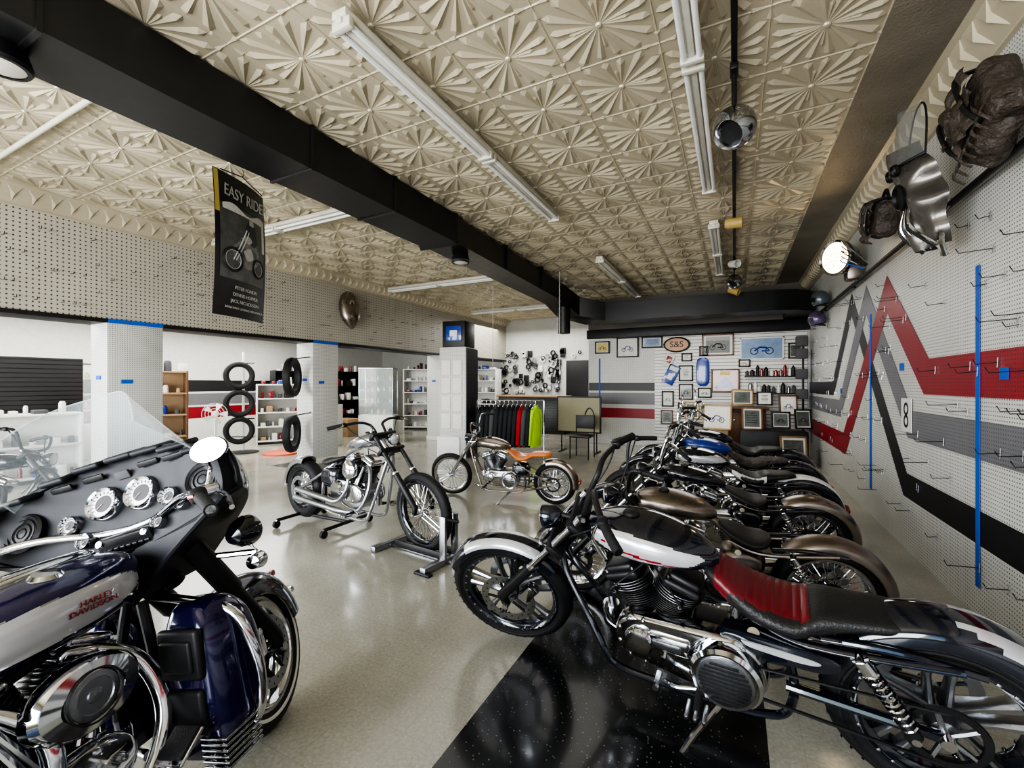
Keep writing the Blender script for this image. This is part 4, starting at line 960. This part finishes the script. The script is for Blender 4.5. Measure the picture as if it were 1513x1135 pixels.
def bag(name,c,sz,m,rot):
    p=Part(); p.M=Matrix.Translation(c)@Matrix.Rotation(rot,4,'X')
    w,dp,h=sz
    rings=[]
    for k in smooth([(-dp/2,.28,.28),(-dp*.42,.44,.42),(0,.5,.5),(dp*.35,.46,.45),(dp/2,.3,.3)],26):
        ring=[]
        for j in range(56):
            a=2*pi*j/56; ca,sa=cos(a),sin(a); f=1+.07*sin(a*5+1)+.045*sin(a*11+k[0]*30)+.03*sin(a*17)
            ring.append(Vector((k[0],w*k[1]*f*math.copysign(abs(ca)**.75,ca),h*k[2]*f*math.copysign(abs(sa)**.75,sa))))
        rings.append(ring)
    p.loft(rings,m)
    for q0 in range(3):
        z0=h*(.28-.27*q0); p.grid(lambda u,v:(-dp/2-.025-.03*sin(u*pi)-.015*sin(v*pi)-.01*sin(u*20+q0),(u-.5)*w*(.80-.1*q0),z0-(v-.5)*h*.22+.02*sin(u*pi*3+q0)),20,8,m)
    p.lathe((-dp/2-.05,0,-h*.02),(-1,0,0),[(w*.18,-.02),(w*.19,.01),(w*.15,.025),(w*.12,.01),(w*.05,.02),(0,.03)],BRNLEA,28)
    for i in range(10): a=2*pi*i/10; p.box((-dp/2-.06,cos(a)*w*.155,-h*.02+sin(a)*w*.155),(.012,.018,.018),STEEL,.004)
    for sg in(-1,1):
        p.tube(sp([(0,sg*w*.27,h*.5),(-dp/2-.05,sg*w*.27,h*.35),(-dp/2-.065,sg*w*.25,-h*.2),(-dp/2-.02,sg*w*.22,-h*.42)]),.012,BLACKM,8); p.box((-dp/2-.075,sg*w*.26,-h*.12),(.012,.04,.035),STEEL,.006)
    p.tube(sp([(0,-w*.3,h*.45),(0,0,h*.68),(0,w*.3,h*.45)]),.014,BLACKM,8)
    for k in range(8): p.tube(sp([(-dp/2-.02,-w*.35+k*w*.1,-h*.36),(-dp/2-.05,-w*.36+k*w*.11,-h*.5),(-dp/2-.01,-w*.33+k*w*.11,-h*.6)]),.007,m,5)
    return p.obj(name)
bag('leather_saddlebag',(1.24,5.2,3.04),(.36,.18,.36),BRNLEA,.3)
bag('leather_saddlebag',(1.23,3.28,2.96),(.46,.18,.50),BRNLEA,-.6)
PRIM=mat('primer_fairing',(.10,.092,.08),.5,.28,.6,var=.7,scale=7)
SCR2=mat('smoked_windscreen',(.20,.21,.20),0,.06,alpha=.4,rvar=0)
p=Part(); c=Vector((1.2,3.95,2.85))
p.M=Matrix.Translation(c)@Matrix.Rotation(math.radians(-12),4,'Y')
def fr(u,v):
    a=(u-.5)*2; w=.20*(sin(pi*(.12+.80*v)))**.7*(1+.12*sin(v*19)); return (-.16*(1-a*a)-.02-.02*cos(a*7)*sin(v*9),a*w,-.42+.72*v)
p.grid(fr,32,32,PRIM)
p.grid(lambda u,v:(-.12*(1-(2*u-1)**2)-.05+.1*v,(u-.5)*.34*math.sqrt(max(0,1-(v*.98)**3)),.18+.38*v),20,14,SCR2)
p.tube([Vector((-.12*(1-(2*u-1)**2)-.05,(u-.5)*.34,.18)) for u in [i/12 for i in range(13)]],.01,BLACKM,8)
p.tube([Vector((-.12*(1-s*s)-.05+.1*v,s*.17*math.sqrt(max(0,1-(v*.98)**3)),.18+.38*v)) for s,v in [(-1,i/12) for i in range(13)]+[(1,1-i/12) for i in range(13)]],.006,BLACKM,6)
for k,(y,z,r) in enumerate(((0,-.02,.085),(.05,.16,.04),(-.05,.16,.04))): p.lathe((-.17,y,z),(-1,0,0),[(r,0),(r*1.05,.02),(r*.85,.03),(r*.8,.01),(0,.015)],BLACKM,24)
p.tube([(-.05,.1,-.3),(.0,.12,-.25),(.12,.1,-.11)],.015,STEEL,8);p.tube([(-.05,-.1,-.3),(-.1,-.16,-.44),(-.08,-.12,-.5)],.02,CHROME,8)
for k in range(6): p.tube(sp([(-.16,-.05+.02*k,-.1),(-.2,-.1+.04*k,-.25),(-.1,-.12+.05*k,-.42)]),.008,[CHROME,BLACKM][k%2],6)
p.obj('wall_mounted_fairing')
for (y,z,m) in ((8.6,2.88,mat('blue_grey_shell',(.06,.08,.09),0,.25,.5)),(8.9,2.6,mat('violet_shell',(.08,.06,.12),.2,.25,.5))):
    p=Part(); p.lathe((1.24,y,z),(-.2,0,1),[(.11,-.10),(.13,-.03),(.13,.03),(.10,.09),(.06,.12),(0,.135)],m,28); p.grid(lambda u,v:(1.24-.135*sin(.6+u*1.9),y+.135*cos(.6+u*1.9),z-.06+.07*v),12,4,BLACKM); p.tube([(1.24,y,z-.1),(1.36,y,z-.12)],.015,BLACKM,6); p.obj('motorcycle_helmet')
p=Part(); p.box((XR-.012,5.15,1.22),(.006,.26,.3),WHITEP,.0)
for sg in (-.05,.05): p.lathe((XR-.016,5.15,1.22+sg*1.1),(-1,0,0),[(.06,0),(.06,.001),(.035,.001),(.035,0)],BLACKM,20,closed=True)
p.obj('number_plate')

slab('slatwall_panel',(-1.7,YB-.03,.05),(1.36,YB-.002,2.62),SLATW)
def frame(name,x,z,w,h,fm,im,y=YB-.06,rot=0,tilt=0,mt=None):
    e=Part(); e.M=Matrix.Translation((x,y,z))@Matrix.Rotation(rot,4,'Z')@Matrix.Rotation(tilt,4,'X')
    b=.03
    for sx_,sz_,ww,hh in((0,h/2,w+b,b),(0,-h/2,w+b,b),(-w/2,0,b,h+b),(w/2,0,b,h+b)): e.box((sx_,0,sz_),(ww,.03,hh),fm,.005)
    e.box((0,.008,0),(w,.008,h),PAPER,0)
    k=.78 if mt is None else mt
    e.box((0,.002,0),(w*k,.006,h*k),im,0)
    if random.random()<.6 or w>.45:
        for sg in(-1,1): e.lathe((sg*w*.18,-.003,-h*.12),(0,-1,0),[(w*.10,0),(w*.10,.002),(w*.075,.002),(w*.075,0)],BLACKM,20,closed=True)
        e.tube([(-w*.18,-.004,-h*.12),(-w*.05,-.004,h*.06),(w*.1,-.004,h*.04),(w*.18,-.004,-h*.12),(0,-.004,-h*.12)],w*.022,BLUEP if im in(PAPER,SKYP) else BLACKM,5)
    else:
        for i in range(5): e.box((0,-.003,h*(.25-.11*i)),(w*random.uniform(.3,.6),.003,h*.03),BLACKM,0)
    e.obj(name)
SKYP=mat('sky_photo',(.16,.25,.40),0,.4,.5,var=.5,scale=6);DKP=mat('dark_photo',(.07,.08,.07),0,.3,.6,var=.8,scale=9)
frame('framed_picture',-2.97,2.42,.34,.28,BLACKM,YELLOW);frame('framed_picture',-2.34,2.40,.5,.46,BLACKM,PAPER)
frame('framed_picture',-1.76,2.5,.45,.24,BLACKM,SKYP);frame('framed_picture',-.33,2.38,.62,.46,WOOD,DKP);frame('framed_picture',.53,2.27,.8,.46,WHITEP,SKYP,mt=.98)
p=Part(); p.lathe((-1.2,YB-.05,2.42),(0,-1,0),[(.3,0),(.3,.02),(.27,.03),(0,.03)],BLACKM,36,sc=(1,.6),ref=(1,0,0)); p.lathe((-1.2,YB-.075,2.42),(0,-1,0),[(.26,.0),(.25,.012),(0,.014)],mat('amber_sign',(.45,.25,.12),0,.4),36,sc=(1,.58),ref=(1,0,0)); p.obj('oval_sign')
text('S&S','oval_sign_text',.2,BLACKM,bpy.data.objects['oval_sign'],(-1.2,YB-.095,2.42),(math.radians(90),0,0))
p=Part(); p.M=Matrix.Translation((-1.32,YB-.08,1.72))@Matrix.Rotation(.45,4,'Y'); p.box((0,0,0),(.26,.01,.46),BLUEP,.003); p.box((0,-.008,.15),(.2,.006,.1),PAPER,0);p.box((0,-.008,-.05),(.12,.006,.14),WHITEP,0); p.box((-.2,0,.28),(.2,.01,.3),PAPER,.003);p.box((-.2,-.008,.3),(.12,.006,.15),REDPIN,.003); p.obj('warning_sign')
p=Part(); p.body([(-.32,0,.06,.02,2.5),(-.22,0,.13,.03,3),(.22,0,.13,.03,3),(.32,0,.06,.02,2.5)],BLUEP,14,16); o=p.obj('blue_skate_deck'); o.rotation_euler=(0,pi/2,pi/2); o.location=(-.64,YB-.08,1.78)
p=Part()
for (x,z,w,h) in ((-.18,1.82,.56,.03),(-.18,1.33,.56,.03),(-.45,1.575,.03,.5),(.09,1.575,.03,.5)): p.box((x,YB-.1,z),(w,.1,h),WOOD,.004)
p.box((-.18,YB-.06,1.575),(.52,.02,.46),REDPIN,0); p.add([(-.39,YB-.1,1.42),(.03,YB-.1,1.42),(-.18,YB-.1,1.66)],[(0,1,2)],BLUEP)
for k in range(5): p.lathe((-.30+k*.06,YB-.105,1.46+.03*(k%2)),(0,-1,0),[(.014,0),(0,.002)],WHITEP,5)
p.box((-.18,YB-.09,1.74),(.2,.01,.07),YELLOW,0); p.obj('memorial_flag_case')
for (x,z,w,h,fm,im) in ((-1.0,1.75,.28,.34,BLACKM,PAPER),(-1.0,1.32,.28,.34,BLACKM,DKP),(-1.4,1.15,.24,.34,BLACKM,PAPER),(-1.02,.9,.28,.3,BLACKM,DKP),(-.6,1.3,.26,.2,BLACKM,PAPER),(-1.42,.72,.24,.3,WOOD,DKP),(-.98,2.12,.2,.16,BLACKM,PAPER),(-.62,2.25,.16,.2,BLACKM,DKP),(.2,1.96,.2,.14,BLACKM,PAPER),(1.15,2.2,.24,.3,BLACKM,DKP)):
    frame('framed_picture',x,z,w,h,fm,im)
p=Part()
for z in(1.30,1.66): p.box((.75,YB-.16,z),(1.1,.24,.02),BLACKM,.003)
p.obj('wall_shelf')
p=Part()
for z in(1.31,1.67):
    x=.25
    while x<1.25:
        r=random.uniform(.025,.045);h=random.uniform(.1,.24); m=random.choice([WHITEP,BLACKM,BLACKM,REDPIN,PAPER,ALU,GREYF,BLACKM])
        p.lathe((x,YB-.16,z),(0,0,1),[(r,0),(r,h*.8),(r*.6,h*.88),(r*.4,h),(0,h)],m,12); x+=r*2+random.uniform(.005,.03)
p.obj('shelf_bottles_and_cans')
p=Part(); p.box((.0,10.45,1.0),(1.25,.6,.05),WOOD,.006); p.box((.0,10.5,.5),(1.15,.5,.96),WOOD,.01)
for k in range(3): p.box((-.38+k*.38,10.24,.55),(.34,.02,.75),WOOD,.01); p.lathe((-.38+k*.38,10.22,.75),(0,-1,0),[(.02,0),(.02,.02),(0,.03)],CHROME,12)
p.obj('wooden_cabinet')
GOLD=mat('gold_frame',(.25,.17,.07),.4,.4)
for (x,y,z,w,h,fm,im,r) in ((-.3,9.4,.86,.5,.46,GOLD,PAPER,-.2),(.15,10.5,1.22,.38,.3,GOLD,DKP,0),(.56,10.5,1.2,.26,.26,BLACKM,PAPER,.1),(.76,9.4,.84,.28,.28,BLACKM,DKP,.1),(.95,10.2,1.08,.3,.38,WOOD,PAPER,.2),(1.14,9.7,.85,.26,.34,BLACKM,DKP,.3),(.3,9.42,.85,.32,.4,WOOD,DKP,.1),(-.78,9.8,.95,.26,.34,GOLD,DKP,.1),(.95,9.3,.3,.4,.5,GOLD,DKP,.2)):
    frame('framed_picture',x,z,w,h,fm,im,y=y,rot=r,tilt=-.15)
p=Part(); p.box((.65,9.68,.32),(1.1,.4,.62),BLACKM,.02);p.box((-.35,9.6,.3),(.5,.3,.6),LWOOD,.02);p.box((-.95,9.9,.35),(.4,.3,.7),BLACKM,.02); p.obj('storage_boxes')
p=Part(); p.tube([(1.22,10.4,0),(1.22,10.4,2.3)],.02,BLACKM,8); p.lathe((1.22,10.4,0),(0,0,1),[(.12,0),(.12,.02),(.03,.04)],BLACKM,20)
for z in(1.3,1.7,2.1,2.35): p.box((1.19,10.35,z),(.2,.12,.2),GREYF,.02)
p.obj('display_rack')

def jacket(c,yaw,m,m2=None):
    p=Part(); p.M=Matrix.Translation(c)@Matrix.Rotation(yaw,4,'Z')
    ks=[(0,.22,.06),(.15,.22,.075),(.4,.20,.08),(.62,.22,.075),(.74,.20,.055),(.79,.09,.045),(.84,.07,.04)]
    rings=[]
    for z,hw,hd_ in smooth(ks,20): rings.append([Vector((hw*cos(a),hd_*sin(a)+.008*sin(a*5+z*20),z)) for a in [2*pi*j/28 for j in range(28)]])
    p.loft(rings,m,matfn=(lambda q:m2 if (q.z>.55 or abs(q.x)<.03) else None) if m2 else None)
    for sg in(-1,1): p.tube(sp([(sg*.16,0,.72),(sg*.22,.0,.62),(sg*.255,.01,.35),(sg*.25,.03,.05)],14),[.055,.055,.057,.056,.054,.052,.052,.05,.05,.048,.046,.045,.044,.044,.044],m,12)
    p.tube(sp([(-.2,0,.76),(0,0,.86),(.2,0,.76)]),.008,CHROME,6); p.tube(sp([(0,0,.86),(0,0,.92),(0,.02,.945),(0,.03,.93)]),.004,CHROME,6)
    return p
c0=Vector((-4.66,7.85,.22)); dr=Vector((.92,.39,0))
ms=[BLKF,BLKF,BLKF,GREYF,BLKF,BLKF,BLKF,BLKF,BLKF,REDF,GREYF,BLKF,NEON]
for i,m in enumerate(ms):
    c=c0+dr*(i*.092); pj=jacket(c,math.atan2(dr.y,dr.x)+math.radians(78 if i<12 else 66),m,None if m is not REDF else None); pj.obj('hanging_jacket')
p=Part(); a=c0-dr*.10;b=c0+dr*1.28
a.z=b.z=1.16; p.tube([a,b],.014,CHROME,10)
for q in(a,b): p.tube([q,Vector((q.x,q.y,.03))],.014,CHROME,10); p.tube([Vector((q.x-.1,q.y+.25,.03)),Vector((q.x+.1,q.y-.25,.03))],.014,CHROME,8)
p.obj('garment_rack')
p=Part(); p.box((-3.05,9.3,.83),(1.0,.04,.8),BLACKM,.005); p.box((-3.05,9.27,.83),(.94,.02,.74),mat('khaki_board',(.24,.22,.14),0,.6),.0)
p.tube(sp([(-2.90,9.25,.55),(-2.89,9.25,.85),(-2.8,9.25,.98),(-2.7,9.25,.85),(-2.69,9.25,.55)]),.012,BLACKM,6)
for x in(-3.45,-2.65): p.tube([(x,9.3,.45),(x,9.3,0)],.015,BLACKM,8); p.tube([(x,9.1,.01),(x,9.6,.01)],.015,BLACKM,8)
p.obj('easel_board')
p=Part(); c=Vector((-2.75,8.6,0))
p.box(c+Vector((0,0,.45)),(.42,.42,.05),BLKLEA,.02); p.box(c+Vector((0,.2,.72)),(.4,.04,.28),BLKLEA,.02)
for x in(-.19,.19):
    p.tube([c+Vector((x,-.19,.45)),c+Vector((x,-.2,0))],.013,BLACKM,8); p.tube([c+Vector((x,.2,.85)),c+Vector((x,.2,0))],.013,BLACKM,8)
p.obj('waiting_chair')
p=Part()
for i in range(190):
    x=random.uniform(-7.2,-3.4); z=random.uniform(1.2,2.6); r=random.uniform(.04,.11); m=random.choice([BLACKM,ALU,BLACKM,GREYF,BLACKM,PAPER])
    if -5.0<x<-3.4 and z<2.4: continue
    if random.random()<.5: p.lathe((x,YB2-.05,z),(0,-1,0),[(r,0),(r,.03),(r*.6,.03),(r*.55,0)],m,18,closed=True)
    else: p.box((x,YB2-.05,z),(r*1.6,.06,r*2),m,.01)
p.obj('hanging_spare_parts')
p=Part(); p.box((-4.2,YB2-.04,1.15),(1.2,.06,2.2),BLACKM,.01); p.box((-4.2,YB2-.08,1.12),(.96,.02,2.05),BLACKM,.01); p.lathe((-3.85,YB2-.09,1.05),(0,-1,0),[(.03,0),(.03,.05),(0,.06)],CHROME,14); p.obj('door_1')
p=Part(); p.box((-5.6,12.6,.55),(2.2,.6,1.1),SLATB,.01); p.box((-5.6,12.6,1.12),(2.3,.7,.05),LWOOD,.01); p.obj('sales_counter')

def tire(p,c,ax,R=.32,r=.055,w=.065):
    prof=[(R-2*r,-w*.7),(R-r,-w),(R-.015,-w*.8),(R,0),(R-.015,w*.8),(R-r,w),(R-2*r,w*.7),(R-2*r+.01,0)]
    p.lathe(c,ax,prof,RUBBER,36,closed=True)
p=Part()
for z in(.50,1.08,1.68): tire(p,(-9.5,5.8,z),(.80,-.35,0),.30)
p.tube([(-9.6,5.95,0),(-9.6,5.95,2.2)],.025,WHITEP,8)
for z in (.35,.75,1.35,1.95): p.tube([(-9.75,5.8,z),(-9.3,6.0,z)],.012,BLACKM,6)
p.lathe((-9.6,5.95,0),(0,0,1),[(.3,0),(.3,.02),(.04,.05)],BLACKM,24)
p.obj('tire_display_rack')
p=Part(); tire(p,(-7.05,5.25,1.62),(.80,.55,0),.36,.06); tire(p,(-7.02,5.22,.62),(.80,.55,0),.34,.06); p.tube([(-7.05,5.61,2.0),(-7.05,5.25,1.95)],.01,BLACKM,6);p.tube([(-7.02,5.61,.97),(-7.02,5.22,.93)],.01,BLACKM,6); p.obj('hanging_tire')
MUTE=[WHITEP,BLACKM,PAPER,ALU,PAPER,GREYF,LWOOD,WHITEP,REDPIN,BLUEP,GREYF,WHITEP,PAPER]
def shelf(name,x,y,w,d,h,m,n,yaw,stuff=True,fm=None):
    p=Part(); p.M=Matrix.Translation((x,y,0))@Matrix.Rotation(yaw,4,'Z')
    for sx_ in(-w/2,w/2): p.box((sx_,0,h/2),(.04,d,h),fm or m,.004)
    for i in range(n):
        z=.08+i*(h-.1)/(n-1); p.box((0,0,z),(w,d,.03),m,.004)
        if stuff:
            xx=-w/2+.08
            while xx<w/2-.1:
                bw=random.uniform(.05,.16);bh=random.uniform(.05,min(.24,(h/n)*.6))
                if random.random()<.45: p.lathe((xx+bw/2,-.05,z+.015),(0,0,1),[(bw*.4,0),(bw*.4,bh*.8),(bw*.25,bh),(0,bh)],random.choice(MUTE),10)
                else: p.box((xx+bw/2,-.05,z+.015+bh/2),(bw,d*.5,bh),random.choice(MUTE),.008)
                xx+=bw+random.uniform(.02,.12)
    p.box((0,d/2,h/2),(w,.02,h),m,0)
    p.obj(name)
shelf('display_shelf',-9.6,2.2,2.0,.4,1.05,WHITEP,3,1.45); shelf('wooden_shelf_rack',-9.9,4.3,1.2,.45,1.75,LWOOD,5,1.2,True,WOOD)
shelf('display_shelf',-10.2,7.6,1.6,.45,1.5,WHITEP,5,1.0);shelf('display_shelf',-9.0,11.9,1.8,.45,2.0,WHITEP,6,.4);shelf('display_shelf',-7.6,12.6,1.4,.45,2.0,WHITEP,6,.1)
shelf('display_shelf',-11.6,9.5,2.5,.5,1.9,BLACKM,5,1.2)
slab('slatwall_panel',(-10.6,1.2,0),(-10.5,3.6,1.95),SLATB)
slab('slatwall_panel',(-11.4,-1.0,0.0),(-11.3,1.0,2.2),SLATB)
def gcase(c,yaw):
    p=Part(); R=Matrix.Rotation(yaw,3,'Z')
    p.box(c+Vector((0,0,.35)),(.9,.5,.7),WHITEP,.01,rot=R)
    for sx_ in(-.43,.43):
        for sy in(-.23,.23): q=c+R@Vector((sx_,sy,0)); p.box(q+Vector((0,0,1.3)),(.025,.025,1.2),ALU,.003,rot=R)
    for z in(1.0,1.3,1.6): p.box(c+Vector((0,0,z)),(.86,.46,.01),GLASS,0,rot=R)
    p.box(c+Vector((0,0,1.9)),(.9,.5,.03),ALU,.004,rot=R)
    for z in(.72,1.01,1.31,1.61):
        for k in range(5): q=c+R@Vector((-.32+k*.16,0,0)); p.lathe((q.x,q.y,z),(0,0,1),[(.04,0),(.05,.05),(.03,.1),(.0,.13)],random.choice([CHROME,REDPIN,YELLOW,BLACKM,ALU]),12)
    p.box(c+R@Vector((0,-.24,1.3)),(.88,.006,1.2),GLASS,0,rot=R)
    p.obj('glass_display_case')
gcase(Vector((-8.3,8.7,0)),.45); gcase(Vector((-11.6,4.2,0)),1.5)
R=Matrix.Rotation(.45,3,'Z')
p=Part(); c=Vector((-8.9,7.5,0))
p.box(c+Vector((0,0,.5)),(.7,.5,1.0),WHITEP,.01,rot=R)
for z in(.2,.45,.7,.92): p.box(c+R@Vector((0,-.26,z)),(.62,.02,.18),PAPER,.006,rot=R); p.box(c+R@Vector((0,-.275,z)),(.15,.02,.02),BLACKM,.004,rot=R)
p.box(c+Vector((0,0,1.1)),(.6,.4,.2),BLACKM,.02,rot=R); p.obj('drawer_cabinet')
p=Part(); c=Vector((-8.5,4.75,0))
p.lathe(c,(0,0,1),[(.2,0),(.2,.03),(.03,.06)],WHITEP,24); p.cyl(c,c+Vector((0,0,.85)),.02,WHITEP,10)
d=Vector((.8,-.6,0)); f=c+Vector((0,0,.95))
for r in(.05,.1,.15,.2): p.tube([f+d*.05+(Vector((.6,.8,0))*cos(a)+Vector((0,0,1))*sin(a))*r for a in [2*pi*i/24 for i in range(24)]],.004,WHITEP,5,closed=True)
for i in range(5):
    a=2*pi*i/5; u=Vector((.6,.8,0))*cos(a)+Vector((0,0,1))*sin(a);w=Vector((.6,.8,0))*-sin(a)+Vector((0,0,1))*cos(a); p.add([f+u*.03,f+u*.18-w*.06+d*.03,f+u*.19+w*.05-d*.02],[(0,1,2)],WHITEP)
p.lathe(f,d,[(.05,-.1),(.06,0),(.03,.05),(0,.05)],WHITEP,16); p.obj('pedestal_fan')
p=Part(); p.lathe((-8.7,6.2,0),(0,0,1),[(.35,0),(.35,.03),(.3,.05),(0,.05)],mat('orange_mat',(.55,.09,.03),0,.5),32); p.obj('round_floor_mat')
p=Part(); p.box((-10.0,9.2,.25),(.6,.5,.5),LWOOD,.01);p.box((-9.2,10.2,.2),(.5,.4,.4),PAPER,.01);p.box((-7.6,10.9,.3),(.5,.5,.6),LWOOD,.01); p.obj('cardboard_boxes')

# ------------------------------------------------------------------ lights
def area(name,loc,rot,sx_,sy_,pw,col=(1,1,1)):
    l=bpy.data.lights.new(name,'AREA'); l.shape='RECTANGLE'; l.size=sx_; l.size_y=sy_; l.energy=pw; l.color=col
    o=bpy.data.objects.new(name,l); o.location=loc; o.rotation_euler=rot; bpy.context.scene.collection.objects.link(o); return o
area('window_daylight',(-2.6,YF+.05,1.5),(math.radians(92),0,0),5.6,2.2,320,(.97,.98,1))
area('window_daylight_side',(-9.2,YF+.05,1.5),(math.radians(90),0,0),5,2.2,300,(.97,.98,1))
area('side_room_light',(-10,5,2.8),(0,0,0),3.5,8,230,(1,.99,.96))
area('back_room_light',(-5.5,11.8,3.3),(0,0,0),3,2,70,(1,.98,.94))
area('back_spot',(-.2,8.6,2.8),(0,0,0),1.5,2.5,24,(1,.96,.90))
area('mid_light',(-2.8,5.2,3.2),(0,0,0),3,3,18,(1,.97,.92))
w=bpy.data.worlds.new('sky'); bpy.context.scene.world=w; w.use_nodes=True
nt=w.node_tree; bg=nt.nodes['Background']; sk=nt.nodes.new('ShaderNodeTexSky')
try:
    sk.sky_type='NISHITA'; sk.sun_elevation=math.radians(40); sk.sun_disc=False
except Exception: pass
nt.links.new(sk.outputs[0],bg.inputs[0]); bg.inputs[1].default_value=.25
cam=bpy.data.cameras.new('camera'); cam.sensor_width=36; cam.lens=36*650/1513; cam.clip_start=.02
co=bpy.data.objects.new('camera',cam); co.location=(0,0,1.5); co.rotation_euler=(math.radians(90),0,math.radians(26.8)); bpy.context.scene.collection.objects.link(co); bpy.context.scene.camera=co
vs=bpy.context.scene.view_settings
try: vs.view_transform='AgX'; vs.look='AgX - High Contrast'
except Exception as ex: print(ex)
vs.exposure=.92
